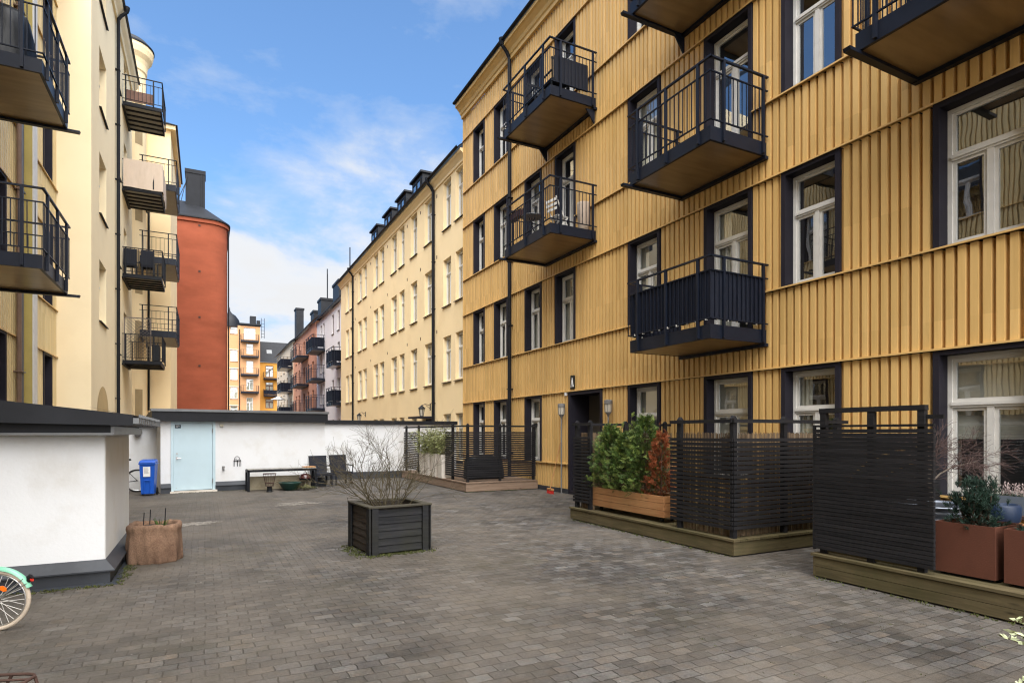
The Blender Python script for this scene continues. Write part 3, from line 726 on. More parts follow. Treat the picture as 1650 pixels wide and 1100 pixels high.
m.add([(x,y,17.57) for x,y in p0] + [(x,y,17.66) for x,y in p0] + [(min(x,-.6) if x > -1 else x, max(y,53.5), 19.9 if y < 59 else 18.5) for x,y in p0], [(i,(i+1)%n,n+(i+1)%n,n+i) for i in range(n)] + [(n+i,n+(i+1)%n,2*n+(i+1)%n,2*n+i) for i in range(n)] + [tuple(range(n-1,-1,-1))])
m.build('roof', K['roof'], TC)
c_ = MB().box(-1.33, .02, 52.6, 53.9, 18.2, 21.85); c_.box(-1.38, .07, 52.55, 53.95, 21.85, 22.15); c_.box(-.28, -.2, 52.5, 52.6, 18.6, 21.8)
c_.build('chimney', K['dark'], TC)
v_ = MB()
for z in (2.9, 6.6, 10.2, 13.6, 17.0): v_.lathe([(.0,-.03),(.09,-.03),(.09,.0)], (0,0,0), 8) if False else v_.box(-.42, -.28, 49.97, 49.998, z, z+.14)
v_.build('wall_vent', K['iron_rust'], TC)
MB().tube([(1.62,50.9,2),(1.62,50.9,17.2)], .05, 8).build('downpipe', K['dark'], TC)
ant = MB(); ant.tube([(-1.6,52,19.4),(-1.2,52.6,21.6)], .025, 5); ant.tube([(-1.9,52,19.2),(-1.25,52.6,21.2)], .025, 5)
ant.build('roof_ladder', K['dark'], TC)

# ================================================================== cream stucco building, right far
XS = 9.15
SB = empty('apartment_building', (XS, 0, 0), R(-90), 'long cream stucco building with paired tall windows and four roof dormers', 'building')
scol = [(43.3,44.26),(42.0,42.9),(39.38,40.4),(37.98,38.96),(35.2,36.25),(33.81,34.82),(31.3,32.35),(29.89,30.82),(27.82,28.84),(25.72,26.72),(23.35,24.27),(21.99,22.85)]
srow = [(.6,2.5),(3.9,5.8),(7.14,9.1),(10.42,12.42)]
ops = []; 
for a, b in scol:
    for z0, z1 in srow:
        if z0 < 1 and a == 25.72: continue
        ops.append((*rx(a, b), z0, z1))
ops.append((*rx(25.75, 26.85), 0, 2.35))
mb = MB(); X0, X1 = -46, -21.73
flat_wall(mb, X0, X1, 0, 12.75, ops, .17)
mb.quad((X0,0,0), (X0,10,0), (X0,10,12.75), (X0,0,12.75)); mb.quad((X0,10,0), (X1,10,0), (X1,10,12.75), (X0,10,12.75))
mb.build('wall', K['cream'], SB)
for o in ops[:-1]: plain_window(SB, *o, y=.15, tfrac=.68, mull=True, cur=random.choice([None,'sides','full','blind','full']))
dm = MB(); x0, x1, z0, z1 = ops[-1]; dm.box(x0, x1, .1, .15, 0, 2.35); dm.box(x0-.2, x1+.2, -.7, -.0, 2.36, 2.44)
dm.build('door', K['surround'], SB)
MB().quad((X0+.1,.6,0), (X1-.1,.6,0), (X1-.1,.6,12.7), (X0+.1,.6,12.7)).build('interior_wall', K['interior'], SB)
MB().prism([(0,12.42+.08),(-.05,12.5),(-.06,12.6),(-.16,12.72),(-.24,12.78),(-.24,12.88),(0,12.88)], X0-.04, X1-.01).build('cornice', K['cream'], SB)
roof_slab(SB, X0-.05, X1-.01, 12.89, 5, 4.2, over=.32)
gutter(SB, X0-.05, X1-.01, -.34, 12.95, .07)
pipe(SB, -41.6, 0, 12.9, y=-.09, r=.06); pipe(SB, -25.3, 0, 12.9, y=-.09, r=.07)
for yw in (38.9, 35.7, 32.9, 30.1):
    d = MB(); x = -yw; 
    d.box(x-.85, x+.85, .75, 3.0, 13.2, 15.0)
    o = d.build('dormer', K['roof'], SB)
    MB().box(x-.95, x+.95, .62, 3.0, 15.002, 15.10).build('dormer_roof', K['roof'], o)
    fm, li = frame_mesh(1.3, .95, -.03, 1, True, K['dark']); f = inst('dormer_window', fm, o, (x, .72, 13.85)); inst('pane', pane_mesh(li, .0, ('dorm',)), f)
vt = MB()
for yw in (29.4, 27.3, 25.05, 41.2, 36.9, 33.1):
    for z in (6.1, 9.4, 12.1): vt.box(-yw-.04, -yw+.04, -.012, .0, z, z+.14)
vt.build('wall_vent', K['iron_rust'], SB)
def lantern(parent, x, z, sc_=1.0, out=.42):
    b = MB(); b.box(x-.03, x+.03, -.03, 0, z+.1, z+.42); b.tube([(x,-.02,z+.32),(x,-out*.6,z+.38),(x,-out,z+.32)], .014, 6); b.tube([(x,-.02,z+.18),(x,-out*.55,z+.34)], .01, 5)
    b.lathe([(.02,.33),(.05,.30),(.17,.19),(.18,.17),(.14,.165),(.135,.15)], (x,-out,z), 6)
    for k in range(6):
        a = math.pi/3*k; b.tube([(x+.135*math.cos(a), -out+.135*math.sin(a), z+.16), (x+.08*math.cos(a), -out+.08*math.sin(a), z-.16)], .009, 4)
    b.lathe([(.085,-.15),(.09,-.17),(.03,-.22),(.0,-.23)], (x,-out,z), 6)
    o = b.build('wall_lantern', K['black'], parent)
    MB().lathe([(.125,.155),(.074,-.15)], (x,-out,z), 6).build('lantern_glass', K['lamp_glass'], o)
lantern(SB, -25.9, 2.62); lantern(SB, -38.2, 2.62)

# ================================================================== lilac, salmon and ivory buildings closing the far right
def row_building(label, y0, y1, x, zt, mat, cols, rows, frame, roof_rise, cat='building', wy=.12):
    B = empty('apartment_building', (x, 0, 0), R(-90), label, cat)
    ops = [(*rx(a,b), z0, z1) for a, b in cols for z0, z1 in rows]
    mb = MB(); X0, X1 = -y1, -y0
    flat_wall(mb, X0, X1, 0, zt, ops, .14)
    for xx in (X0, X1): mb.quad((xx,0,0), (xx,10,0), (xx,10,zt), (xx,0,zt))
    mb.build('wall', mat, B)
    for o in ops: plain_window(B, *o, y=wy, tfrac=.68, mull=True, mat=frame, sill=True, cur=random.choice([None,None,'full']))
    MB().quad((X0,.6,0), (X1,.6,0), (X1,.6,zt), (X0,.6,zt)).build('interior_wall', K['interior'], B)
    roof_slab(B, X0, X1, zt, 5, roof_rise, over=.35)
    return B
LIL = row_building('pale lilac plaster building with dark narrow windows beyond the cream one', 46.6, 59.2, 9.5, 12.1, K['lilac_wall'], [(50.7,51.6),(55.0,55.8),(56.4,57.2),(48.3,49.2)],
    [(1.0,2.8),(4.3,6.1),(7.15,8.95),(9.95,11.5)], K['brown_frame'], 4)
for z in (4.05, 7.1): balcony(LIL, -49.3, -46.7, z, dep=.85, th=.25, rail=1.15, spout=None, mid=True, screen='cloth_screen', bars=.15)
for z in (3.9, 6.55, 9.2):
    balcony(LIL, -58.4, -54.7, z, dep=1.1, th=.22, rail=1.15, spout=None, mid=True, bars=.2, nx=3, screen='cloth_screen' if z > 9 else None, soff='grey_panel')
SAL = row_building('salmon pink plaster building with stacked balconies and dark roof', 59.22, 75.6, 9.45, 12.4, K['pink_wall'], [(60.6,61.6),(63.5,64.6),(66.4,67.5),(70.2,71.2),(72.6,73.6)],
    [(1.0,2.8),(3.9,5.9),(6.7,8.7),(9.6,11.4)], K['brown_frame'], 4)
for z in (3.9, 6.7, 9.6): balcony(SAL, -68.8, -63.9, z, dep=1.15, th=.22, rail=1.1, spout=None, mid=True, bars=.22, nx=3, soff='grey_panel')
IVO = row_building('ivory plaster building at the far end of the right hand row', 75.62, 93.5, 9.4, 12.6, K['ivory_wall'], [(77,78.2),(80.5,81.7),(84,85.2),(87.4,88.6),(91,92.2)],
    [(3.9,5.9),(6.7,8.7),(9.6,11.4)], K['brown_frame'], 4)
for z in (3.9, 6.8, 9.65): balcony(IVO, -80.2, -75.8, z, dep=1.3, th=.22, rail=1.1, spout=None, mid=True, bars=.22, screen='cloth_screen')
for yy, zz0, zz1, w, par, dpt in ((54.6,12.6,14.9,1.35,LIL,2.2),(62.8,12.6,15.0,.95,SAL,1.6),(67.5,13,14.6,1.0,SAL,1.8),(80.5,12.4,17.3,.8,IVO,.9)):
    c_ = MB().box(-yy-w, -yy+w, .9, .9+dpt, zz0, zz1); c_.box(-yy-w-.08, -yy+w+.08, .82, .98+dpt, zz1, zz1+.22)
    c_.build('chimney', K['roof'], par)
a_ = MB()
a_.tube([(-53.9,2,15.1),(-53.9,2,18.2)], .05, 6); a_.build('antenna_mast', K['dark'], LIL)
a_ = MB(); a_.tube([(-62.4,1.6,15.2),(-62.4,1.6,18.3)], .05, 6); a_.tube([(-64.0,1.9,15.2),(-64.0,1.9,18.2)], .05, 6); a_.build('antenna_mast', K['dark'], SAL)

# ================================================================== orange and amber buildings closing the street
OB = empty('apartment_building', (0, 115, 0), 0, 'orange plaster building with a dark domed corner tower and small balconies', 'building')
ops = [(3.95,5.1,z0,z1) for z0, z1 in ((4.5,6.4),(7.65,9.69),(10.95,12.9),(14.2,16.15),(19.0,20.2))]
ops += [(6.55,7.6,5.0,7.9),(6.5,7.65,9.2,11.2),(6.5,7.65,12.3,14.4),(6.5,7.65,15.6,17.4),(6.1,8.0,18.2,20.2)]
mb = MB(); flat_wall(mb, 2.2, 8.75, 0, 20.5, ops, .16)
for xx in (2.2, 8.75): mb.quad((xx,0,0),(xx,9,0),(xx,9,20.5),(xx,0,20.5))
mb.build('wall', K['orange_wall'], OB)
for i, o in enumerate(ops): plain_window(OB, *o, y=.14, tfrac=.7, mull=True, sill=i < 5, cur='full')
MB().quad((2.3,.6,0), (8.7,.6,0), (8.7,.6,20), (2.3,.6,20)).build('interior_wall', K['interior'], OB)
MB().lathe([(1.75,0),(1.72,.6),(1.5,1.4),(1.0,2.1),(.4,2.5),(.1,2.9),(.03,3.6)], (3.9,1.2,20.2), 20).build('tower_dome', K['roof'], OB, smooth=True)
m = MB().box(5.5, 8.9, -.35, 4, 20.7, 20.95); m.box(7.2, 8.2, 1.5, 2.6, 20.95, 22.6); m.box(8.3, 8.9, 1.5, 2.0, 20.95, 21.9); m.box(2.2, 8.75, .0, 6, 20.5, 20.7)
m.build('roof', K['roof'], OB)
m = MB(); m.tube([(9.0,.5,18.6),(9.0,.5,22.2)], .04, 5); m.tube([(9.5,.5,18.6),(9.5,.5,22.2)], .04, 5)
for k in range(6): m.tube([(9.0,.5,18.8+k*.6),(9.5,.5,18.8+k*.6)], .03, 4)
m.build('roof_ladder', K['dark'], OB)
for z in (8.95, 12.0, 15.2, 17.9): balcony(OB, 5.65, 8.45, z, dep=1.1, th=.3, rail=1.05, spout=None, mid=False, bars=.2, nx=2)
pipe(OB, 5.4, 0, 20.4, y=-.1, r=.07, head=False)
for z0, z1 in ((4.5,6.4),(7.65,9.69),(10.95,12.9),(14.2,16.15)): MB().box(3.8, 5.25, -.08, -.002, z1+.02, z1+.16).build('window_hood', K['ivory_wall'], OB)

AB = empty('apartment_building', (0, 118, 0), 0, 'amber yellow building with a steep dark roof and skylight', 'building')
ops = [(9.9,11.25,z0,z1) for z0, z1 in ((6.2,7.9),(9.0,10.95),(11.9,14.0))]
mb = MB(); flat_wall(mb, 8.78, 16, 0, 14.6, ops, .16); mb.quad((16,0,0),(16,9,0),(16,9,14.6),(16,0,14.6)); mb.build('wall', K['amber_wall'], AB)
for o in ops: plain_window(AB, *o, y=.14, tfrac=.7, mat=K['brown_frame'], sill=False, cur='full')
MB().quad((8.8,.6,0), (16,.6,0), (16,.6,14.4), (8.8,.6,14.4)).build('interior_wall', K['interior'], AB)
roof_slab(AB, 8.78, 16, 14.6, 3.2, 4.1, over=.3)
m = MB(); m.add([(10.2,.95,16.35),(11.1,.95,16.35),(11.1,1.55,17.12),(10.2,1.55,17.12)], [(0,1,2,3)]); m.build('skylight', K['zinc'], AB)
for z in (8.6, 11.7): balcony(AB, 9.6, 12.6, z, dep=1.1, th=.25, rail=1.1, spout=None, mid=False, bars=.18, nx=3, screen='cloth_screen' if z < 9 else None)

# ================================================================== yard
def pb(mb, name, mat, parent, **k):           # mesh drawn in yard coordinates, hung on a thing's base
    o = mb.build(name, mat, parent, **k); o.location = -Vector(parent.location); return o
K['deck_green_y'] = wood_mat('green_deck_boards_along', (.150,.119,.064), (.072,.057,.030), 'y', .75, stain=(.055,.055,.020), stain_amt=.6)
K['deck_fresh_y'] = wood_mat('pinkish_deck_boards_along', (.30,.215,.155), (.20,.135,.095), 'y', .7)
K['slat_y'] = wood_mat('black_stained_slats_along', (.026,.025,.027), (.013,.013,.014), 'y', .6, knots=False, spec=.10)
K['larch_y'] = wood_mat('larch_boards_along', (.44,.225,.10), (.31,.14,.058), 'y', .6, stain=(.30,.23,.10), stain_amt=.3)
K['render_stain'] = M('stained_white_render', (.75,.755,.74), .9, .05, .8, bump=.15, bscale=30, stain=(.52,.47,.28), stain_scale=1.1, stain_amt=.3, spec=.2)

# ---- near left shed
sh = empty('garden_shed', (-2.4, 9.3, 0), 0, 'white rendered shed at left with sloping black roof and grey flashing round its foot', 'shed')
pb(MB().box(-4.6, -1.06, 8.12, 10.55, .0, 1.72), 'wall', K['render'], sh)
pb(MB().box(-1.059, -1.052, 8.125, 10.5, .27, 1.70), 'side_wall', K['render_stain'], sh)
m = MB(); m.box(-4.7, -1.0, 8.07, 10.6, 0, .17)
m.add([(-4.7,8.02,.165),(-.95,8.02,.165),(-.95,10.65,.165),(-4.7,8.11,.275),(-1.049,8.11,.275),(-1.049,10.65,.275),(-4.7,8.02,.15),(-.95,8.02,.15),(-.95,10.65,.15)], [(0,1,4,3),(1,2,5,4),(6,7,1,0),(7,8,2,1)])
m.add([(-4.7,8.055,.02),(-.985,8.055,.02),(-.985,10.6,.02),(-4.7,7.99,.003),(-.92,7.99,.003),(-.92,10.6,.003)], [(0,1,4,3),(1,2,5,4)])
for y in (8.62, 9.3, 9.95): m.box(-1.0, -.955, y-.012, y+.012, .15, .18)
pb(m, 'plinth_flashing', K['flash'], sh)
m = MB(); prof = [(-4.7,1.86),(-.76,1.78),(-.76,1.90),(-4.7,2.36)]
m.add([(x,7.80,z) for x,z in prof] + [(x,11.4,z) for x,z in prof], [(0,1,2,3),(7,6,5,4),(0,4,5,1),(1,5,6,2),(2,6,7,3),(3,7,4,0)])
m.add([(-4.7,7.93,1.70),(-.98,7.93,1.70),(-.98,7.93,1.79),(-4.7,7.93,1.865),(-4.7,11.2,1.70),(-.98,11.2,1.70),(-.98,11.2,1.79),(-4.7,11.2,1.865)], [(0,1,2,3),(0,4,5,1),(1,5,6,2),(7,6,5,4)])
pb(m, 'roof', K['roof'], sh)
m = MB().box(-4.7, -.95, 7.90, 7.928, 1.675, 1.70); m.box(-.978, -.95, 7.93, 11.2, 1.675, 1.77)
pb(m, 'drip_edge', K['zinc'], sh)
m = MB(); m.box(-.757, -.70, 7.8, 11.4, 1.80, 1.865)
for i in range(13): m.bar((-.70, 7.9+i*.27, 1.80), (-.70, 7.9+i*.27, 1.905), .03, .02)
m.add([(-.69,7.8,1.87),(-.69,11.4,1.87),(-1.2,11.4,1.99),(-1.2,7.8,1.99)], [(0,1,2,3)])
pb(m, 'roof_edge', K['zinc'], sh)

sh.location.x += .05
# ---- shed with the blue door
AN = math.atan2(.6, 4.55)
s2 = empty('garden_shed', (-1.1, 19.35, 0), AN, 'long white shed with pale blue door and flat black roof', 'shed')
L = 4.6
m = MB(); flat_wall(m, 0, L, 0, 2.1, [(.27,1.36,0,1.98)], .12)
m.quad((0,0,0),(0,2.6,0),(0,2.6,2.1),(0,0,2.1)); m.quad((L,0,0),(L,2.6,0),(L,2.6,2.1),(L,0,2.1)); m.quad((0,2.6,0),(L,2.6,0),(L,2.6,2.1),(0,2.6,2.1))
m.build('wall', K['render'], s2)
m = MB(); m.prism([(-.20,2.03),(2.8,2.03),(2.8,2.2),(-.20,2.34)], -.22, L+.03)
m.build('roof', K['roof'], s2)
m = MB(); m.prism([(-.235,2.30),(-.203,2.30),(-.203,2.345),(.3,2.325),(.3,2.345),(-.235,2.37)], -.25, L+.06)
for i in range(9): m.box(-.2+i*.57, -.18+i*.57, -.242, -.236, 2.30, 2.37)
m.build('roof_edge', K['zinc'], s2)
m = MB()
for a, b in ((0, .25), (1.39, L)):
    m.box(a, b, -.10, -.004, 0, .17); m.add([(a,-.13,.165),(b,-.13,.165),(b,-.006,.27),(a,-.006,.27),(a,-.13,.15),(b,-.13,.15)], [(0,1,2,3),(4,5,1,0)])
m.build('plinth_flashing', K['flash'], s2)
m = MB(); m.box(.25,.32,-.03,.12,.03,2.03); m.box(1.31,1.385,-.03,.12,.03,2.03); m.box(.32,1.31,-.03,.12,1.97,2.03)
dfr = m.build('door_frame', K['door_blue'], s2)
d2 = MB().box(.325, 1.305, .0, .05, .06, 1.965).build('door', K['door_blue'], s2, bevel=.004)
m = MB()
for z in (.3, 1.75): m.tube([(1.31,-.035,z-.05),(1.31,-.035,z+.07)], .014, 8)
m.build('hinge', K['steel'], d2)
m = MB(); m.tube([(.40,-.05,.98),(.50,-.05,.98)], .011, 8); m.tube([(.40,-.05,.98),(.40,.0,.98)], .011, 8)
m.lathe([(0,-.0),(.026,0)], (0,0,0), 4) if False else None
m.box(.375,.425,-.012,-.001,.94,1.02); m.box(.38,.42,-.014,-.001,1.09,1.13); m.box(.375,.39,-.01,-.001,.12,.15)
m.build('door_handle', K['steel'], d2)
sg = MB().box(.35,.50,-.006,-.001,1.83,1.93).build('door_sign', M('dark_sign', (.015,.04,.06), .4, .1), d2)
m = MB()
for i, (a, b) in enumerate(((.37,.45),(.37,.48),(.37,.43))): m.box(a, b, -.009, -.0065, 1.905-.022*i, 1.912-.022*i)
m.build('sign_print', K['paper'], sg)
MB().box(.22, 1.42, -.14, -.035, .0, .05).build('threshold', K['concrete'], s2)
m = MB().box(1.50,1.60,-.06,-.002,1.88,1.96); m.build('junction_box', M('beige_plastic', (.50,.46,.36), .5, .05), s2, bevel=.008)
m = MB(); m.tube([(1.60,-.002,.66),(1.60,-.10,.66),(1.60,-.12,.62)], .018, 8); m.box(1.57,1.63,-.085,-.06,.68,.70); m.box(1.57,1.63,-.03,-.002,.60,.72); m.build('garden_tap', K['lamp_grey'], s2)
m = MB()
for w, h, x in ((.075,.30,1.97),(.045,.24,1.93),(.045,.22,2.03)):
    m.tube([(x-w,-.02,.70)] + [(x-w*math.cos(a),-.03,.70+h*.7+w*1.2*math.sin(a)) for a in [math.pi*i/8 for i in range(9)]] + [(x+w,-.02,.70)], .006, 5)
m.box(1.88,2.08,-.025,-.002,.86,.875)
m.build('hook_rack', K['dark'], s2)

# ---- low white walls
w3 = empty('boundary_wall', (6.0, 22.45, 0), 0, 'low white rendered wall with black coping right of the shed', 'wall')
pb(MB().box(3.2, 9.0, 22.4, 22.65, 0, 2.02), 'wall_face', K['render'], w3)
pb(MB().box(3.2, 9.02, 22.30, 22.75, 2.0205, 2.16), 'coping', K['roof'], w3)
m = MB().box(3.2, 8.9, 22.30, 22.396, 0, .25); m.box(3.2, 8.9, 22.26, 22.30, .0, .05); pb(m, 'plinth_flashing', K['flash'], w3)
w4 = empty('boundary_wall', (-3.0, 20.8, 0), 0, 'short white wall with dark coping behind the blue bin', 'wall')
pb(MB().box(-4.6, -.75, 20.75, 21.0, 0, 1.86), 'wall_face', K['render'], w4)
pb(MB().box(-4.6, -.75, 20.62, 21.1, 1.8605, 2.09), 'coping', K['roof'], w4)
m = MB(); m.lathe([(.0,.12),(.10,.10),(.12,.0),(.05,-.12),(.0,-.13)], (-1.75,20.6,1.70), 12); m.box(-1.79,-1.71,20.6,20.748,1.68,1.74); pb(m, 'wall_lamp', K['lamp_grey'], w4)

# ---- wheelie bin
bn = empty('wheelie_bin', (-1.36, 19.0, 0), R(-6), 'bright blue wheeled bin with white notice beside the shed door', 'bin')
m = MB(); wb, wt, db, dt = .19, .235, .20, .26
m.add([(-wb,-db,.05),(wb,-db,.05),(wb,db,.05),(-wb,db,.05),(-wt,-dt,.88),(wt,-dt,.88),(wt,dt,.88),(-wt,dt,.88)], [(0,3,2,1),(4,5,6,7),(0,1,5,4),(1,2,6,5),(2,3,7,6),(3,0,4,7)])
m.box(-.255,.255,-.285,.27,.845,.885)
m.box(-.07,.07,-.268,-.20,.40,.43); m.box(-.10,-.075,-.245,-.19,.06,.43); m.box(.075,.10,-.245,-.19,.06,.43)
m.build('bin_body', K['bin'], bn, bevel=.008)
m = MB(); m.add([(-.25,-.30,.888),(.25,-.30,.888),(.25,.27,.905),(-.25,.27,.905),(-.22,-.25,.955),(.22,-.25,.955),(.22,.23,.975),(-.22,.23,.975)], [(0,3,2,1),(4,5,6,7),(0,1,5,4),(1,2,6,5),(2,3,7,6),(3,0,4,7)])
m.box(-.12,.12,.27,.33,.86,.93); m.build('lid', K['bin'], bn, bevel=.012)
m = MB(); pp = MB(); pp.add([(-.115,-.2585,.52),(.10,-.2585,.52),(.10,-.277,.79),(-.115,-.277,.79)], [(0,1,2,3)]); pa = pp.build('notice', K['paper'], bn)
for i in range(6):
    z = .76-.03*i; y = -.261-.0685*(z-.52)-.001; m.quad((-.09,y,z),(.03+.01*(i%3),y,z),(.03+.01*(i%3),y-.0004,z+.008),(-.09,y-.0004,z+.008))
m.build('notice_print', K['ink'], pa)
for x in (-.22, .22):
    MB().tube([(x-.02,.22,.10),(x+.02,.22,.10)], .10, 16).build('wheel', K['black'], bn)

bn.scale = (.78, .85, 1.0)
# ---- bicycles
def bicycle(label, loc, rz, r=.34, base=1.05, frame='mint', tyre='tyre', fender=True, rack=False, light=True, lean=0):
    b = empty('bicycle', loc, rz, label, 'bicycle')
    b.rotation_euler = (lean, 0, rz)
    for x in (0, -base):
        m = MB(); pts = [(x + r*.93*math.cos(2*math.pi*i/48), 0, r + r*.93*math.sin(2*math.pi*i/48)) for i in range(49)]
        m.tube(pts, r*.07, 10, cap=False); w = m.build('wheel', K[tyre], b, smooth=True)
        m = MB(); pts = [(x + r*.85*math.cos(2*math.pi*i/48), 0, r + r*.85*math.sin(2*math.pi*i/48)) for i in range(49)]
        m.tube(pts, r*.032, 6, cap=False); m.tube([(x,-.05,r),(x,.05,r)], .022, 8); m.build('rim', K['steel'], w)
        m = MB()
        for i in range(28):
            a = 2*math.pi*i/28; h = .045*(1 if i % 2 else -1); a2 = a + (.35 if (i//2) % 2 else -.35)
            m.tube([(x+.02*math.cos(a2),h*.8,r+.02*math.sin(a2)),(x+r*.85*math.cos(a),0,r+r*.85*math.sin(a))], .0022, 4)
        m.build('spokes', K['white'], w)
        if fender:
            m = MB(); n = 22; A0, A1 = (R(22), R(165)) if x == 0 else (R(35), R(190)); R_ = r*1.07; vs = []
            for i in range(n+1):
                a = A0+(A1-A0)*i/n
                for k, (dy, dr) in enumerate(((-.030,-.018),(-.022,.0),(-.008,.010),(.008,.010),(.022,.0),(.030,-.018))): vs.append((x+(R_+dr)*math.cos(a), dy, r+(R_+dr)*math.sin(a)))
            m.add(vs, [(i*6+k, i*6+k+1, (i+1)*6+k+1, (i+1)*6+k) for i in range(n) for k in range(5)])
            f = m.build('mudguard', K[frame], b, smooth=True)
            m = MB()
            for sy in (-.03, .03): m.tube([(x, sy, r), (x+R_*math.cos(R(40)), sy, r+R_*math.sin(R(40)))], .003, 4); m.tube([(x, sy, r), (x+R_*math.cos(R(30)), sy, r+R_*math.sin(R(30)))], .003, 4)
            m.build('mudguard_stay', K['steel'], f)
    bb = (-base*.40, 0, r*.85); st = (-base*.30, 0, r*2.1); hd = (-base*.83, 0, r*2.15); hb = (-base*.87, 0, r*1.85); ax = (0,0,r)
    m = MB()
    for p, q, w in ((bb,st,.017),(bb,hb,.02),(st,hd,.018),(hd,hb,.02),(hb,(-base,0,r),.014)): m.tube([p,q], w, 8)
    for sy in (-.05,.05): m.tube([(ax[0],sy,ax[2]),(bb[0],sy*.6,bb[2])], .010, 6); m.tube([(ax[0],sy,ax[2]),(st[0],sy*.3,st[2])], .009, 6)
    m.build('frame', K[frame], b)
    m = MB(); m.tube([hd,(hd[0]+.03,0,hd[2]+.16)], .013, 8); m.tube([(hd[0]+.20,-.27,hd[2]+.14),(hd[0]+.04,-.22,hd[2]+.2),(hd[0]+.0,0,hd[2]+.16),(hd[0]+.04,.22,hd[2]+.2),(hd[0]+.20,.27,hd[2]+.14)], .012, 8); m.build('handlebar', K['steel'], b)
    m = MB(); m.tube([st,(st[0]+.04,0,st[2]+.2)], .013, 8); m.build('seat_post', K['steel'], b)
    m = MB(); m.add([(st[0]+.17,-.09,st[2]+.22),(st[0]+.17,.09,st[2]+.22),(st[0]-.12,.02,st[2]+.21),(st[0]-.12,-.02,st[2]+.21),(st[0]+.16,-.08,st[2]+.27),(st[0]+.16,.08,st[2]+.27),(st[0]-.11,.015,st[2]+.25),(st[0]-.11,-.015,st[2]+.25)], [(0,3,2,1),(4,5,6,7),(0,1,5,4),(1,2,6,5),(2,3,7,6),(3,0,4,7)])
    m.build('saddle', K['black'], b, bevel=.02)
    m = MB(); m.tube([(bb[0],-.09,bb[2]),(bb[0]+.13,-.09,bb[2]-.10)], .01, 6); m.tube([(bb[0],.09,bb[2]),(bb[0]-.13,.09,bb[2]+.10)], .01, 6); m.tube([(bb[0],-.06,bb[2]),(bb[0],-.05,bb[2])], .08, 20); m.build('crank', K['steel'], b)
    if light:
        a = R(33); R_ = r*1.1; cx, cz = R_*math.cos(a), r+R_*math.sin(a)
        m = MB(); m.tube([(cx,0,cz),(cx+.018,0,cz+.012)], .022, 10); m.tube([(cx,0,cz+.02),(cx+.022,0,cz+.040)], .022, 10); l = m.build('rear_light', K['black'], b)
        m = MB(); m.tube([(cx+.019,0,cz+.005),(cx+.030,0,cz+.010)], .018, 10); m.build('light_lens', K['redlens'], l)
        m = MB(); m.add([(-.11+dx, -.045, r*1.36+dz) for dx, dz in ((.05,0),(.025,.026),(-.025,.026),(-.05,0),(-.025,-.026),(.025,-.026))] , [(0,1,2,3,4,5)])
        m.add([(-.11+dx, -.038, r*1.36+dz) for dx, dz in ((.05,0),(.025,.026),(-.025,.026),(-.05,0),(-.025,-.026),(.025,-.026))], [(5,4,3,2,1,0)])
        o = MB().add([(dx, s*.004, dz) for s in (-1,1) for dx, dz in ((.034,0),(.018,.018),(-.018,.018),(-.034,0),(-.018,-.018),(.018,-.018))], [(0,1,2,3,4,5),(11,10,9,8,7,6)] + [(i,(i+1)%6,6+(i+1)%6,6+i) for i in range(6)])
        ro = o.build('spoke_reflector', K['orange'], b); ro.location = (r*.30, -.052, r+r*.42); ro.rotation_euler = (0, R(38), 0)
    if rack:
        z = r*2.2; m = MB(); x0, x1 = -.22, .32
        m.tube([(x0,-.055,z)] + [(x1-.05,-.06,z),(x1-.015,-.05,z),(x1,-.03,z),(x1,.03,z),(x1-.015,.05,z),(x1-.05,.06,z)] + [(x0,.055,z)], .0065, 8)
        m.tube([(x0,0,z),(x1,0,z)], .005, 6)
        for x in (.0,.16): m.tube([(x,-.06,z),(x,.06,z)], .005, 6)
        for sy in (-.06,.06): m.tube([(x1-.1,sy,z),(.0,sy*.9,r)], .006, 6); m.tube([(.05,sy,z),(.0,sy*.9,r)], .006, 6)
        m.tube([(x1,-.03,z),(x1+.015,-.03,z-.05),(x1+.015,.03,z-.05),(x1,.03,z)], .006, 6)
        k = m.build('luggage_rack', K['iron_rust'], b)
        MB().box(x1+.008, x1+.018, -.022, .022, z-.060, z-.030).build('rear_reflector', K['redlens'], k, bevel=.004)
    return b
bicycle('mint green bicycle with cream tyres in front of the white shed', (-1.595, 6.585, 0), R(-14), r=.262, base=.95)
bicycle('dark bicycle with a rusty luggage rack and red reflector at the lower left corner', (-.91, 3.05, 0), R(-20), r=.335, base=1.05, frame='black', tyre='black', fender=False, rack=True, light=False)
bicycle('black bicycle parked behind the blue bin against the low wall', (-1.72, 20.15, 0), R(8), r=.33, base=1.05, frame='black', tyre='black', fender=False, light=False)

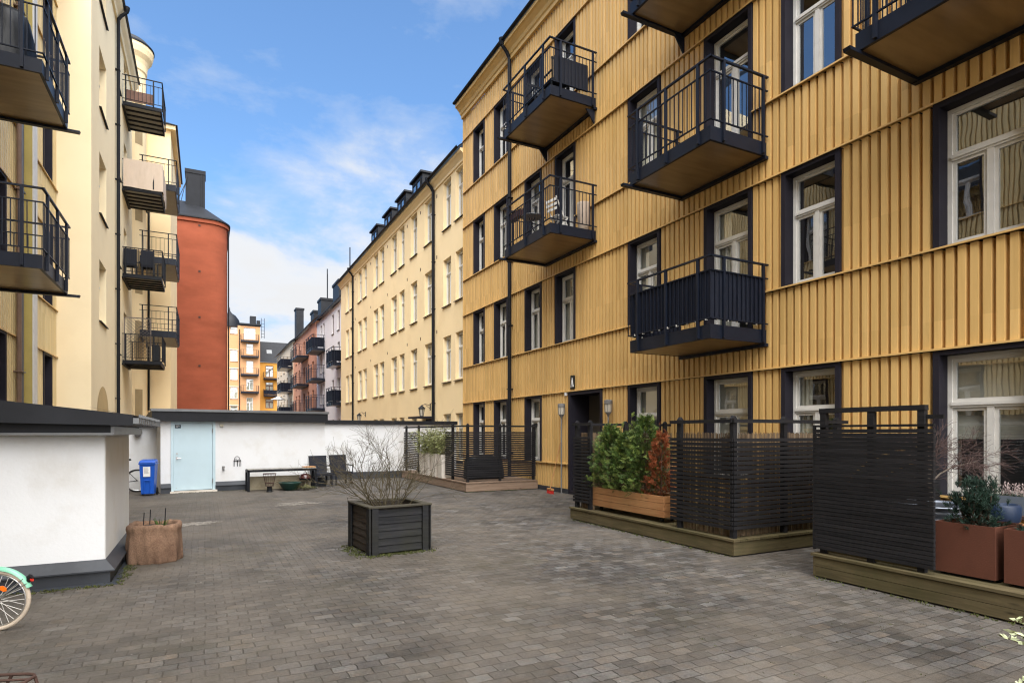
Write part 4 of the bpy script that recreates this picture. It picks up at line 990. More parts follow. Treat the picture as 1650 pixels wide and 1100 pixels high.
# ---- burlap-wrapped pot
bp_ = empty('wrapped_plant_pot', (-.60, 9.30, 0), 0, 'low plant pot wrapped in brown burlap with three thin stakes', 'plant pot')
m = MB(); n = 96; rs = random.Random(3); ph = [rs.uniform(0,6.28) for _ in range(10)]
prof = [(.315,.0,1),(.322,.015,1),(.325,.05,.9),(.328,.10,.7),(.333,.18,.5),(.333,.26,.4),(.328,.34,.35),(.316,.41,.4),(.318,.455,.5),(.322,.485,.6),(.312,.515,.7),(.290,.535,.7),(.262,.530,.7),(.245,.505,.6),(.24,.46,.4),(.235,.40,.3)]
vs = []
for j, (r_, z, wv) in enumerate(prof):
    for k in range(n):
        a = 2*math.pi*k/n
        f = 1 + wv*(.045*math.sin(5*a+ph[0]+z*2) + .040*math.sin(11*a+ph[1]-z*4) + .028*math.sin(19*a+ph[2]+z*6) + .018*math.sin(31*a+ph[3]+z*9)) + .02*math.sin(3*a+z*7+ph[4])
        sq = 1/max(abs(math.cos(a))**5+abs(math.sin(a))**5, .01)**.2; f *= .62+.38*sq
        zz_ = z + ((.012*math.sin(3*a+ph[5]) + .006*math.sin(8*a+ph[6]) + .005*math.sin(23*a+ph[7])) if z > .3 else 0)*min(1,(z-.3)/.15)
        vs.append((r_*f*.97*math.cos(a), r_*f*.97*math.sin(a), max(0, zz_)*.93))
m.add(vs, [(j*n+k, j*n+(k+1)%n, (j+1)*n+(k+1)%n, (j+1)*n+k) for j in range(len(prof)-1) for k in range(n)])
m.build('burlap_wrap', K['burlap'], bp_, smooth=True)
MB().lathe([(.24,.44),(.1,.47),(.0,.47)], (0,0,0), 20).build('soil', K['soil'], bp_)
m = MB()
for x, y, h in ((-.13,.02,.64),(-.06,.06,.67),(.12,-.03,.69)): m.tube([(x,y,.42),(x+.012,y,h)], .0065, 6)
m.build('stake', K['dark'], bp_)
m = MB()
for i in range(14): 
    a = rs.uniform(0,6.28); m.tube([(.08+.05*math.cos(a),-.02+.05*math.sin(a),.46),(.08+.09*math.cos(a),-.02+.09*math.sin(a),.53+rs.uniform(0,.03))], .006, 4, r1=.002)
m.build('herb_stub', K['thuja'], bp_)

# ---- wooden planter with a bare shrub
pl_ = empty('wooden_planter', (2.42, 8.68, 0), R(5), 'big square planter of black weathered planks with mossy top boards', 'planter')
W, D, H_ = .420, .44, .66
def planks(m, face):
    z = .03; hs = .1
    for i in range(6):
        z0 = z + i*hs; z1 = z0 + hs - .005; o = .005
        if face in 'fb':
            y = -D if face == 'f' else D; s = -1 if face == 'f' else 1
            m.add([(-W+.06,y+s*o,z0),(W-.06,y+s*o,z0),(W-.06,y-s*.008,z1),(-W+.06,y-s*.008,z1),(-W+.06,y-s*.03,z0),(W-.06,y-s*.03,z0),(W-.06,y-s*.03,z1),(-W+.06,y-s*.03,z1)],
                  [(0,1,2,3),(7,6,5,4),(0,4,5,1),(1,5,6,2),(2,6,7,3),(3,7,4,0)])
        else:
            x = -W if face == 'l' else W; s = -1 if face == 'l' else 1
            m.add([(x+s*o,-D+.06,z0),(x+s*o,D-.06,z0),(x-s*.008,D-.06,z1),(x-s*.008,-D+.06,z1),(x-s*.03,-D+.06,z0),(x-s*.03,D-.06,z0),(x-s*.03,D-.06,z1),(x-s*.03,-D+.06,z1)],
                  [(0,1,2,3),(7,6,5,4),(0,4,5,1),(1,5,6,2),(2,6,7,3),(3,7,4,0)])
for fc in 'fblr':
    m = MB(); planks(m, fc); m.build('plank_panel', K['planter' if fc in 'fb' else 'planter_side'], pl_)
for sx in (-1, 1):
    for sy in (-1, 1):
        m = MB(); x = sx*W; y = sy*D
        m.box(min(x, x-sx*.09), max(x, x-sx*.09), min(y+sy*.020, y+sy*.042), max(y+sy*.020, y+sy*.042), .0, H_-.005)
        m.box(min(x+sx*.020, x+sx*.042), max(x+sx*.020, x+sx*.042), min(y+sy*.042, y-sy*.08), max(y+sy*.042, y-sy*.08), .0, H_-.005)
        m.build('corner_board', K['planter'], pl_)
m = MB(); m.box(-W-.05, W+.05, -D-.05, -D+.055, H_-.004, H_+.022); m.box(-W-.05, W+.05, D-.055, D+.05, H_-.004, H_+.022)
m.box(-W-.05, -W+.055, -D+.057, D-.057, H_-.004, H_+.020); m.box(W-.055, W+.05, -D+.057, D-.057, H_-.004, H_+.020)
m.build('cap_board', K['planter_cap'], pl_, bevel=.004)
m = MB(); m.box(-W+.03, -W+.05, -D+.05, D-.05, .3, H_-.01); m.box(W-.05, W-.03, -D+.05, D-.05, .3, H_-.01); m.box(-W+.05, W-.05, -D+.03, -D+.05, .3, H_-.01); m.box(-W+.05, W-.05, D-.05, D-.03, .3, H_-.01); m.build('lining', K['planter_side'], pl_)
m = MB(); nx_, ny_ = 14, 18
m.add([(-W+.05+(2*W-.1)*i/nx_, -D+.05+(2*D-.1)*j/ny_, .50+.03*math.sin(i*1.3+j*.9)+rs.uniform(-.012,.012)) for j in range(ny_+1) for i in range(nx_+1)], [(j*(nx_+1)+i, j*(nx_+1)+i+1, (j+1)*(nx_+1)+i+1, (j+1)*(nx_+1)+i) for j in range(ny_) for i in range(nx_)])
m.build('soil', K['soil'], pl_)

def grow(m, p, d, L, r, depth, rr, up=.25, wander=.16, kids=(2,4), seg=5, shrink=.62):
    pts = [Vector(p)]; d = Vector(d).normalized()
    for i in range(seg):
        d = (d + Vector((rr.gauss(0,wander), rr.gauss(0,wander), rr.gauss(0,wander) + up*.12))).normalized()
        pts.append(pts[-1] + d*(L/seg))
    m.tube(pts, r, 6 if r > .006 else (5 if r > .003 else 4), r1=max(.0012, r*.5), cap=False)
    if depth > 0:
        for k in range(rr.randint(*kids)):
            t = rr.uniform(.3, 1.0); i = min(seg-1, int(t*seg)); q = pts[i].lerp(pts[i+1], t*seg-i)
            dd = (pts[i+1]-pts[i]).normalized(); ax = Vector((rr.gauss(0,1), rr.gauss(0,1), rr.gauss(0,.6))); ax = (ax - dd*ax.dot(dd)).normalized()
            nd = (dd + ax*rr.uniform(.5,1.0)).normalized()
            grow(m, q, nd, L*rr.uniform(shrink*.7, shrink*1.15), max(.0013, r*.55), depth-1, rr, up, wander, kids, max(3, seg-1), shrink)
sb_ = empty('bare_shrub', (2.42, 8.70, .50), 0, 'leafless many-stemmed shrub growing out of the wooden planter', 'shrub')
rr = random.Random(11); m = MB()
for i in range(22):
    a = rr.uniform(0, 6.283); q = rr.uniform(.02, .16); tilt = rr.uniform(.2, .92)
    grow(m, (q*math.cos(a), q*math.sin(a), -.03), (math.cos(a)*tilt, math.sin(a)*tilt*.8, 1), rr.uniform(.55, .95), rr.uniform(.0055, .010), 3, rr, .35, .13, (2,5), 6)
m.build('stems', K['twig_green'], sb_)
m = MB()
for v in [m_ for m_ in sb_.children[0].data.vertices][::11]:
    c = v.co
    if c.z > .35 and rr.random() < .22:
        s = rr.uniform(.005, .010); m.add([(c.x-s,c.y,c.z),(c.x,c.y+s*.6,c.z+s),(c.x+s,c.y,c.z),(c.x,c.y-s*.6,c.z+s*.4)], [(0,1,2,3)])
m.build('bud', K['twig'], sb_)

# ---- bench table against the shed
tb_ = empty('slatted_table', (2.05, 19.05, 0), R(6), 'low long metal table with grey slatted top along the white shed wall', 'table')
m = MB()
for x in (-.95, .95):
    for y in (-.17, .17): m.box(x-.03, x+.03, y-.03, y+.03, 0, .61)
m.box(-.98,.98,-.20,-.155,.56,.622); m.box(-.98,.98,.155,.20,.56,.622); m.box(-.98,-.93,-.155,.155,.56,.622); m.box(.93,.98,-.155,.155,.56,.622)
m.build('table_frame', K['dark'], tb_)
m = MB()
for i in range(13): m.box(-.97+.15*i, -.97+.15*i+.135, -.205, .205, .625, .648)
m.build('table_top', M('silver_grey_boards', (.30,.29,.27), .6, .25, 5), tb_)
m = MB(); m.box(.62,.95,-.19,.12,.652,.678); o = m.build('wooden_board', K['broomwood']); o.location = tb_.location; o.rotation_euler = tb_.rotation_euler
tag(o, 'light wooden board lying on the right end of the slatted table', 'board')
m = MB(); m.add([(-.9,.26,.16),(.92,.26,.16),(.92,.275,.56),(-.9,.275,.56),(-.9,.275,.16),(.92,.275,.16),(.92,.29,.56),(-.9,.29,.56)], [(0,1,2,3),(7,6,5,4),(0,4,5,1),(1,5,6,2),(2,6,7,3),(3,7,4,0)])
o = m.build('backing_board', M('stained_board', (.30,.26,.18), .8, .3, 2.5, (1,1,.6), stain=(.17,.13,.07), stain_scale=3, stain_amt=.7)); o.location = tb_.location; o.rotation_euler = tb_.rotation_euler
o.location.z = -.155; tag(o, 'stained grey brown board standing behind the slatted table', 'board')
# ---- fire basket
fb = empty('fire_basket', (1.66, 18.50, 0), 0, 'rusty iron fire basket standing before the slatted table', 'fire basket')
m = MB()
for k in range(14):
    a = 2*math.pi*k/14; m.bar((.10*math.cos(a),.10*math.sin(a),.16),(.175*math.cos(a),.175*math.sin(a),.53), .02, .006)
for r_, z in ((.175,.525),(.12,.25)): m.tube([(r_*math.cos(2*math.pi*i/24), r_*math.sin(2*math.pi*i/24), z) for i in range(25)], .010, 6)
m.lathe([(.11,.16),(.0,.155)], (0,0,0), 16); m.build('basket', K['iron_rust'], fb)
MB().lathe([(.085,0),(.085,.02),(.07,.04),(.07,.155)], (0,0,0), 16).build('stand', K['black'], fb)
# ---- bowl, kettle grill, cut branch
bw = MB().lathe([(.16,.0),(.20,.02),(.30,.20),(.325,.235),(.31,.238),(.28,.20),(.18,.04),(.0,.03)], (0,0,0), 28).build('plant_bowl', K['green_bowl'], smooth=True); bw.location = (2.25, 18.78, 0)
tag(bw, 'wide dark green plastic bowl on the paving under the table', 'bowl')
kg = empty('kettle_grill', (2.72, 19.05, 0), 0, 'small black kettle grill under the right end of the table', 'grill')
MB().lathe([(.0,.20),(.09,.21),(.16,.26),(.175,.32)], (0,0,0), 20).build('kettle_bowl', K['cloth_black'], kg, smooth=True)
k_ = MB().lathe([(.18,.322),(.172,.37),(.12,.44),(.05,.465),(.0,.467)], (0,0,0), 20).build('lid', M('maroon_enamel', (.05,.012,.014), .2, .1, spec=.6), kg, smooth=True)
m = MB(); m.tube([(-.04,0,.462),(-.04,0,.50),(.04,0,.50),(.04,0,.462)], .008, 6); m.build('lid_handle', K['black'], k_)
for k in range(3):
    a = 2*math.pi*k/3+.4; MB().tube([(.10*math.cos(a),.10*math.sin(a),.23),(.19*math.cos(a),.19*math.sin(a),0)], .009, 6).build('leg', K['steel'], kg)
def leaf(m, p, d, L, w, nrm=None, bend=.0):
    d = Vector(d).normalized(); n = Vector(nrm) if nrm else Vector((rnd(-1,1), rnd(-1,1), rnd(-1,1))); s = d.cross(n)
    if s.length < 1e-4: s = d.cross(Vector((0.3,.5,1)))
    s.normalize(); p = Vector(p); u = s.cross(d).normalized()*bend*L
    m.add([p, p+d*L*.45+s*w/2-u*.3, p+d*L+u*-1, p+d*L*.45-s*w/2-u*.3], [(0,1,2,3)])
m = MB(); rr = random.Random(5)
for i in range(70):
    a = rr.uniform(0,6.28); q = rr.uniform(0,.16); p = Vector((q*math.cos(a)*1.5, q*math.sin(a), rr.uniform(.02,.12)))
    d = Vector((math.cos(a)*1.4, math.sin(a), rr.uniform(.0,.6))).normalized(); L = rr.uniform(.12,.24)
    for k in range(9):
        t = k/9; sd = d.cross(Vector((0,0,1))).normalized()
        for s in (-1,1): leaf(m, p+d*L*t+Vector((0,0,-.05*t*t)), d+sd*s*1.1, .055*(1-t*.6), .014, (0,0,1))
for v_ in range(len(m.v)):
    x, y, z = m.v[v_]; m.v[v_] = (x, y, max(.006, z))
cb = m.build('cut_fir_branch', M('yellowed_fir', (.20,.20,.075), .8, .35, 8, island=.4)); cb.location = (2.62, 18.68, 0); tag(cb, 'heap of yellowed fir branches on the paving by the table leg', 'branches')
# ---- wicker armchairs
def armchair(loc, rz, label):
    c = empty('armchair', loc, rz, label, 'chair', 'dark armchairs beside the white shed')
    MB().box(-.27,.27,-.26,.24,.36,.44).build('seat', K['wicker'], c, bevel=.01)
    m = MB(); m.add([(-.265,.20,.40),(.265,.20,.40),(.29,.33,.97),(-.29,.33,.97),(-.265,.25,.40),(.265,.25,.40),(.29,.37,.97),(-.29,.37,.97)], [(0,1,2,3),(7,6,5,4),(0,4,5,1),(1,5,6,2),(2,6,7,3),(3,7,4,0)]); m.build('backrest', K['wicker'], c, bevel=.01)
    for s in (-1, 1):
        m = MB(); m.tube([(s*.29,-.25,.36),(s*.30,-.25,.60),(s*.30,-.22,.635),(s*.30,.22,.645),(s*.29,.27,.64)], .020, 8); m.build('armrest', K['wicker'], c)
        for y0 in (-.23, .22):
            l = MB().box(s*.25-.022, s*.25+.022, y0-.022, y0+.022, .015, .36).build('leg', K['wicker'], c)
            MB().box(s*.25-.02, s*.25+.02, y0-.02, y0+.02, 0, .0145).build('foot_cap', K['paper'], l)
    return c
armchair((3.28, 19.52, 0), R(12), 'dark wicker armchair standing next to the slatted table')
armchair((3.98, 20.0, 0), R(10), 'dark wicker armchair nearest the bare shrub, right of its twin')

# ================================================================== decks, slat fences
def slat_panel(m, p, q, z0, z1, pitch, h, t=.022):
    p = Vector((*p, 0)); q = Vector((*q, 0)); z = z0
    while z + h <= z1 + .001:
        o = Vector((0, 0, z + h/2)); m.bar(p+o, q+o, t, h); z += pitch
def fence(label, posts, runs, rail, z0, z1, zp, base, pitch=.064, h=.047, off=(0,0), mat='slat', rz_=None, pw=.07):
    b = empty('slat_fence', (*posts[0], base), 0, label, 'fence')
    L0 = Vector(b.location)
    for x, y in posts:
        m = MB(); w = pw/2; m.box(x-w, x+w, y-w, y+w, base, zp); m.add([(x-w,y-w,zp),(x+w,y-w,zp),(x+w,y+w,zp),(x-w,y+w,zp),(x,y-w,zp+.04),(x,y+w,zp+.04)], [(0,1,4),(1,2,5,4),(2,3,5),(3,0,4,5)])
        o = m.build('post', K[mat], b); o.location = -L0
    for p, q in runs:
        m = MB(); slat_panel(m, p, q, z0, z1, pitch, h)
        o = m.build('slat_panel', K[mat + ('_y' if abs(p[1]-q[1]) > abs(p[0]-q[0]) else '')], b); o.location = -L0
    for p, q in rail:
        m = MB(); m.bar((*p, zp-.035), (*q, zp-.035), .04, .05); o = m.build('rail', K[mat + ('_y' if abs(p[1]-q[1]) > abs(p[0]-q[0]) else '')], b); o.location = -L0
    return b
def deck(label, x0, x1, y0, y1, z, mats, boards=1, name='wooden_deck'):
    b = empty(name, ((x0+x1)/2, (y0+y1)/2, 0), 0, label, 'deck')
    m = MB(); n = round((x1-x0)/.125); w = (x1-x0)/n
    for i in range(n): m.box(x0-.02+i*w+.003, x0-.02+(i+1)*w-.003, y0-.02, y1+.02, z-.03, z)
    pb(m, 'deck_boards', K[mats[1]], b)
    m = MB(); hb = (z-.034-.020)/boards
    for k in range(boards): m.box(x0+.001, x0+.03, y0+.032, y1-.032, .020+k*hb, .020+(k+1)*hb-.005)
    pb(m, 'fascia', K[mats[1]], b)
    m = MB()
    for k in range(boards): m.box(x0+.001, x1, y0+.001, y0+.03, .020+k*hb, .020+(k+1)*hb-.005)
    pb(m, 'fascia', K[mats[0]], b)
    m = MB()
    for k in range(boards): m.box(x0+.001, x1, y1-.03, y1-.001, .020+k*hb, .020+(k+1)*hb-.005)
    pb(m, 'fascia', K[mats[0]], b)
    return b
XF_ = 8.98
deck('pinkish new timber deck farthest away by the downpipe', 6.63, XF_, 15.74, 22.0, .28, ('deck_fresh','deck_fresh_y'))
deck('mossy timber deck with the wooden conifer box on it', 6.42, XF_, 5.86, 9.96, .24, ('deck_green','deck_green_y'))
deck('two-board high timber deck nearest the camera at right', 6.41, XF_, -2.5, 4.66, .28, ('deck_green','deck_green_y'), 2)
# far fence
x, y = 6.72, 15.84
fence('black slat fence round the farthest deck with white planters set in its gap', [(x,y),(7.75,y),(8.88,y),(x,17.0),(x,20.25),(x,21.7)],
      [((x-.045,y-.05),(8.93,y-.05)), ((x-.045,y-.037),(x-.045,17.5)), ((x-.045,20.05),(x-.045,21.85))],
      [((x-.05,y-.05),(8.95,y-.05)), ((x-.045,y-.02),(x-.045,17.5)), ((x-.045,17.52),(x-.045,21.85))], .40, 1.73, 1.93, .28)
# mid fence + reed screen
x, y = 6.52, 5.96
fence('black slat fence with reed matting round the middle deck', [(x,y),(7.55,y),(8.75,y),(x,7.0),(x,9.42),(x,9.86),(7.7,9.86),(8.75,9.86)],
      [((x-.047,y-.047),(8.95,y-.047)), ((x-.047,y-.034),(x-.047,7.16)), ((x-.047,9.34),(x-.047,9.93)), ((x-.03,9.907),(8.95,9.907))],
      [((x-.05,y-.047),(8.95,y-.047)), ((x-.047,y-.02),(x-.047,7.16)), ((x-.047,9.30),(x-.047,9.95)), ((x-.0,9.907),(8.95,9.907))], .36, 1.67, 1.90, .24)
rr = random.Random(9); rs_ = empty('reed_screen', (x+.05, y+.05, .245), 0, 'thin brown reed matting tied inside the black slat fence of the middle deck', 'screen')
def reeds(p, q, z0, z1, step=.0092):
    m = MB()
    L = math.hypot(q[0]-p[0], q[1]-p[1]); n = int(L/step)
    for i in range(n):
        if rr.random() < .03: continue
        t = (i+rr.uniform(-.3,.3))/n; a = p[0]+(q[0]-p[0])*t; b = p[1]+(q[1]-p[1])*t
        m.tube([(a+rr.uniform(-.004,.004),b+rr.uniform(-.004,.004),z0),(a+rr.uniform(-.006,.006),b+rr.uniform(-.006,.006),z1+rr.uniform(-.012,.022))], rr.uniform(.0042,.0060), 4, cap=False)
    o = m.build('reed_mat', K['reed'], rs_); o.location = -Vector(rs_.location)
reeds((x+.05, y+.05), (8.9, y+.05), .245, 1.69); reeds((x+.05, y+.06), (x+.05, 7.14), .245, 1.69); reeds((x+.05, 9.36), (x+.05, 9.80), .245, 1.69); reeds((x+.08, 9.80), (8.9, 9.80), .245, 1.69)
# near fence: framed slat panel
x = 6.48
nf = empty('slat_fence', (x, 4.6, .28), 0, 'tall dense black slat screen in a frame on the nearest deck', 'fence')
def nb(m, name, mat='slat_y'): o = m.build(name, K[mat], nf); o.location = -Vector(nf.location)
m = MB(); slat_panel(m, (x-.02, 4.66), (x-.02, 3.36), .335, 1.76, .0455, .0405, .036); nb(m, 'slat_panel')
m = MB(); slat_panel(m, (x, 4.60), (8.95, 4.60), .335, 1.76, .0455, .0405, .036); nb(m, 'slat_panel', 'slat')
for yy in (4.585, 4.02, 3.50):
    m = MB(); m.box(x+.0, x+.06, yy-.035, yy+.035, .28, 1.93); nb(m, 'post')
m = MB(); m.box(x-.005, x+.065, 3.46, 4.63, 1.931, 1.985); nb(m, 'rail')
m = MB(); m.box(x-.034, x-.004, 4.663, 4.69, .32, 1.78); m.box(x-.036,x+.0,3.36,4.69,1.765,1.79); nb(m, 'frame_board')
m = MB(); m.box(x+.02, x+.05, 3.30, 3.46, 1.84, 1.885); nb(m, 'rail')
m = MB(); m.box(x+.03, x+.05, 3.50, 4.58, .30, .325); nb(m, 'foot_board', 'deck_green_y')

# ================================================================== plants
def thuja(loc, h, r, seed, label, mats=('thuja','thuja_lime'), n=330, lean=(0,0), group='conifers in the wooden box'):
    rr = random.Random(seed); b = empty('conifer', loc, rr.uniform(0,6), label, 'conifer', group); b.rotation_euler = (0,0,0)
    m = MB(); m.tube([(0,0,-.05),(lean[0]*.5,lean[1]*.5,h*.5),(lean[0],lean[1],h*.96)], .018, 6, r1=.004); 
    A, B = MB(), MB()
    for i in range(n):
        t = rr.random()**.8; z = h*(.04+.94*t); a = rr.uniform(0,6.283); prof = r*(1-.80*max(0,t-.55)/.45)*(.85+.15*min(1,t*6))*(1+.22*math.sin(a*3+seed)*math.sin(t*9+seed)); q = prof*rr.uniform(.25,1.0)
        c = Vector((lean[0]*t+q*math.cos(a), lean[1]*t+q*math.sin(a), z))
        d = Vector((math.cos(a)*rr.uniform(.4,1), math.sin(a)*rr.uniform(.4,1), rr.uniform(-.35,1.0))).normalized()
        if q > .6*prof and rr.random() < .35: m.tube([(lean[0]*t,lean[1]*t,z-.15*rr.random()), c], .004, 4, r1=.002, cap=False)
        sd = d.cross(Vector((rr.gauss(0,1),rr.gauss(0,1),rr.gauss(0,1)))).normalized()
        L = rr.uniform(.07,.15)*(1.15-.4*t); M_ = B if (rr.random() < (.38 if q > prof*.72 else .08)) else A
        nr = sd.cross(d); jit = lambda: Vector((rr.gauss(0,.25),rr.gauss(0,.25),rr.gauss(0,.25)))
        for k in range(7):
            s = k/7
            leaf(M_, c+d*L*s, d+jit(), L*.30, .0065, nr+jit())
            for sg in (-1,1):
                e = (d*.8+sd*sg).normalized(); ll = L*(.5-.35*s)
                leaf(M_, c+d*L*s, e+jit(), ll, .0068, nr+jit())
                leaf(M_, c+d*L*s+e*ll*.45, (e+d*.9+jit()), ll*.6, .006, nr+jit())
    for j in range(4):
        a = rr.uniform(0,6.283); q = r*rr.uniform(.1,.7); z0 = h*rr.uniform(.72,.86); z1 = h*rr.uniform(1.0,1.16)*(1 if q < r*.4 else .9); p0 = Vector((q*math.cos(a),q*math.sin(a),z0)); p1 = p0 + Vector((rr.gauss(0,.04),rr.gauss(0,.04),z1-z0))
        m.tube([p0,p1], .004, 4, r1=.002, cap=False)
        for i in range(16):
            c = p0.lerp(p1, rr.random()); d = Vector((rr.gauss(0,.7),rr.gauss(0,.7),.7)).normalized(); L = rr.uniform(.04,.09); sd = d.cross(Vector((rr.gauss(0,1),rr.gauss(0,1),rr.gauss(0,1)))).normalized()
            for k in range(5):
                s = k/5; leaf(B, c+d*L*s, d, L*.35, .006, sd.cross(d))
                for sg in (-1,1): leaf(B, c+d*L*s, d*.8+sd*sg, L*(.5-.35*s), .006, sd.cross(d))
    m.build('stem', K['bark'], b); A.build('foliage', K[mats[0]], b); B.build('young_foliage', K[mats[1]], b)
    return b
# larch box on castors
lx0, lx1, ly0, ly1, lz0, lz1 = 6.56, 6.98, 7.42, 9.42, .33, .68
lb = empty('wooden_planter', ((lx0+lx1)/2, (ly0+ly1)/2, .24), 0, 'long larch plank box on castors holding the conifers', 'planter')
hb = (lz1-lz0)/3
for a_, b_, c_, d_, nm, mt in ((lx0,lx0+.028,ly0,ly1,'side_boards','larch_y'),(lx1-.028,lx1,ly0,ly1,'side_boards','larch_y'),(lx0+.03,lx1-.03,ly0+.001,ly0+.028,'end_boards','larch'),(lx0+.03,lx1-.03,ly1-.028,ly1-.001,'end_boards','larch')):
    m = MB()
    for k in range(3): m.box(a_, b_, c_, d_, lz0+k*hb, lz0+(k+1)*hb-.006)
    pb(m, nm, K[mt], lb, bevel=.003)
pb(MB().box(lx0+.03, lx1-.03, ly0+.03, ly1-.03, lz0+.01, lz1-.05), 'soil', K['soil'], lb)
for yy in (7.58, 9.25):
    for xx in (6.66, 6.88): 
        m = MB(); m.tube([(xx-.012,yy,.28),(xx+.012,yy,.28)], .038, 14); m.box(xx-.02,xx+.02,yy-.02,yy+.02,.300,.332); pb(m, 'castor', K['black'], lb)
cx = (lx0+lx1)/2
thuja((cx, 9.10, .62), 1.22, .36, 1, 'bright green conifer at the left end of the larch box', n=1250)
thuja((cx+.02, 8.62, .62), 1.08, .40, 2, 'broad green conifer second from the left in the larch box', n=1250)
thuja((cx, 8.12, .62), 1.36, .37, 3, 'tallest green conifer with thin top in the larch box', n=1250)
thuja((cx-.03, 7.68, .62), 1.08, .21, 4, 'dead rust brown conifer at the right end of the larch box', ('thuja_dead','thuja_dead'), n=330)
# white planters with bamboo
m = MB(); ws = .30; zb = .0
m.add([(-.18,-.15,0),(.18,-.15,0),(.18,.15,0),(-.18,.15,0),(-.21,-.19,.74),(.21,-.19,.74),(.21,.19,.74),(-.21,.19,.74),(-.17,-.15,.74),(.17,-.15,.74),(.17,.15,.74),(-.17,.15,.74),(-.16,-.14,.60),(.16,-.14,.60),(.16,.14,.60),(-.16,.14,.60)],
      [(0,3,2,1),(0,1,5,4),(1,2,6,5),(2,3,7,6),(3,0,4,7),(4,5,9,8),(5,6,10,9),(6,7,11,10),(7,4,8,11),(8,9,13,12),(9,10,14,13),(10,11,15,14),(11,8,12,15)])
me = m.mesh('tall_planter', K['concrete'])
so = MB().box(-.158,.158,-.138,.138,.58,.605).mesh('soil', K['soil'])
bam = None; rr = random.Random(21)
for i, yy in enumerate((17.78, 18.40, 19.02, 19.62)):
    lab = ['tall pale planter nearest the black slats', 'tall pale planter second from the near slats', 'tall pale planter third from the near slats', 'tall pale planter farthest from the camera in the row'][i]
    o = bpy.data.objects.new('tall_planter', me); COL.objects.link(o); o.location = (6.78, yy, .28); tag(o, lab, 'planter', 'pale planters with bamboo')
    inst('soil', so, o)
    c, l = MB(), MB()
    for k in range(19):
        a = rr.uniform(0,6.28); p = Vector((rr.uniform(-.14,.14), rr.uniform(-.12,.12), .60)); hh = rr.uniform(.55,1.05); e = p+Vector((math.cos(a)*.30, math.sin(a)*.28, hh)); mid = p.lerp(e,.5)+Vector((0,0,.06))
        c.tube([p,mid,e], .006, 5, r1=.003, cap=False)
        for q in range(64):
            t = rr.uniform(.12,1); b_ = p.lerp(mid, t*2) if t < .5 else mid.lerp(e, t*2-1); aa = rr.uniform(0,6.28)
            s_ = b_ + Vector((math.cos(aa),math.sin(aa),rr.uniform(-.1,.5)))*rr.uniform(.02,.16)
            leaf(l, s_, (math.cos(aa),math.sin(aa),rr.uniform(-.7,.25)), rr.uniform(.09,.16), .022)
    b = empty('bamboo', (6.78, yy, .28), 0, 'leafy light green bamboo in the ' + lab.replace('tall pale ', ''), 'bamboo', 'bamboo in the pale planters'); 
    c.build('culms', K['twig_green'], b); l.build('leaves', K['bamboo'], b)
# covered grill inside the far deck
m = MB(); n = 40; vs = []; prof = [(1.0,0),(1.02,.12),(.98,.4),(.95,.62),(.90,.70),(.6,.80),(.25,.84),(.0,.84)]
for j,(f,z) in enumerate(prof):
    for k in range(n):
        a = 2*math.pi*k/n; sq = 1/max(abs(math.cos(a))**6+abs(math.sin(a))**6,.01)**(1/6); w = 1+.03*math.sin(9*a+z*4)*(1 if z < .8 else .3)
        vs.append((.60*f*sq*w*math.cos(a), .30*f*sq*w*math.sin(a), z*.88))
m.add(vs, [(j*n+k, j*n+(k+1)%n, (j+1)*n+(k+1)%n, (j+1)*n+k) for j in range(len(prof)-1) for k in range(n)])
o = m.build('covered_grill', K['cloth_black'], smooth=True); o.location = (7.70, 16.9, .28); tag(o, 'large grill under a black cover behind the farthest slat fence', 'grill')
# lamp posts by the entrance, broom
def pole_lamp(loc, label, h=2.5, tilt=0):
    b = empty('pole_lamp', loc, 0, label, 'lamp', 'lamps on poles beside the entrance')
    MB().tube([(0,0,0),(0,tilt,h-.36)], .020, 10).build('pole', K['lamp_grey'], b)
    m = MB(); m.lathe([(.02,-.40),(.035,-.36),(.075,-.30),(.08,-.285)], (0,tilt,h), 18); m.lathe([(.09,-.09),(.105,-.085),(.105,-.0),(.09,.01),(.0,.025)], (0,tilt,h), 18)
    for k in range(4):
        a = math.pi/4+math.pi/2*k; m.tube([(.086*math.cos(a),tilt+.086*math.sin(a),h-.29),(.096*math.cos(a),tilt+.096*math.sin(a),h-.08)], .007, 5)
    hd = m.build('lamp_head', K['lamp_grey'], b)
    MB().lathe([(.074,-.286),(.088,-.09)], (0,tilt,h), 18).build('lamp_glass', K['lamp_glass'], hd)
pole_lamp((8.86, 14.2, 0), 'grey lamp on a slim pole left of the entrance above the broom')
pole_lamp((8.86, 12.02, 0), 'grey lamp on a slim pole right of the entrance behind the conifers')
br = empty('broom', (8.62, 14.40, 0), R(80), 'red yard broom with wooden handle leaning on the yellow wall', 'broom')
MB().tube([(0,0,.14),(.14,-.36,1.42)], .013, 8).build('handle', K['broomwood'], br)
MB().box(-.19,.19,-.04,.04,.095,.145).build('broom_head', K['broomwood'], br, bevel=.006)
m = MB(); rr = random.Random(4)
for i in range(260):
    x, y = rr.uniform(-.18,.18), rr.uniform(-.035,.035); m.tube([(x,y,.094),(x+rr.uniform(-.02,.02),y+rr.uniform(-.02,.02),.0)], .006, 4, cap=False)
m.build('bristles', K['red'], br)
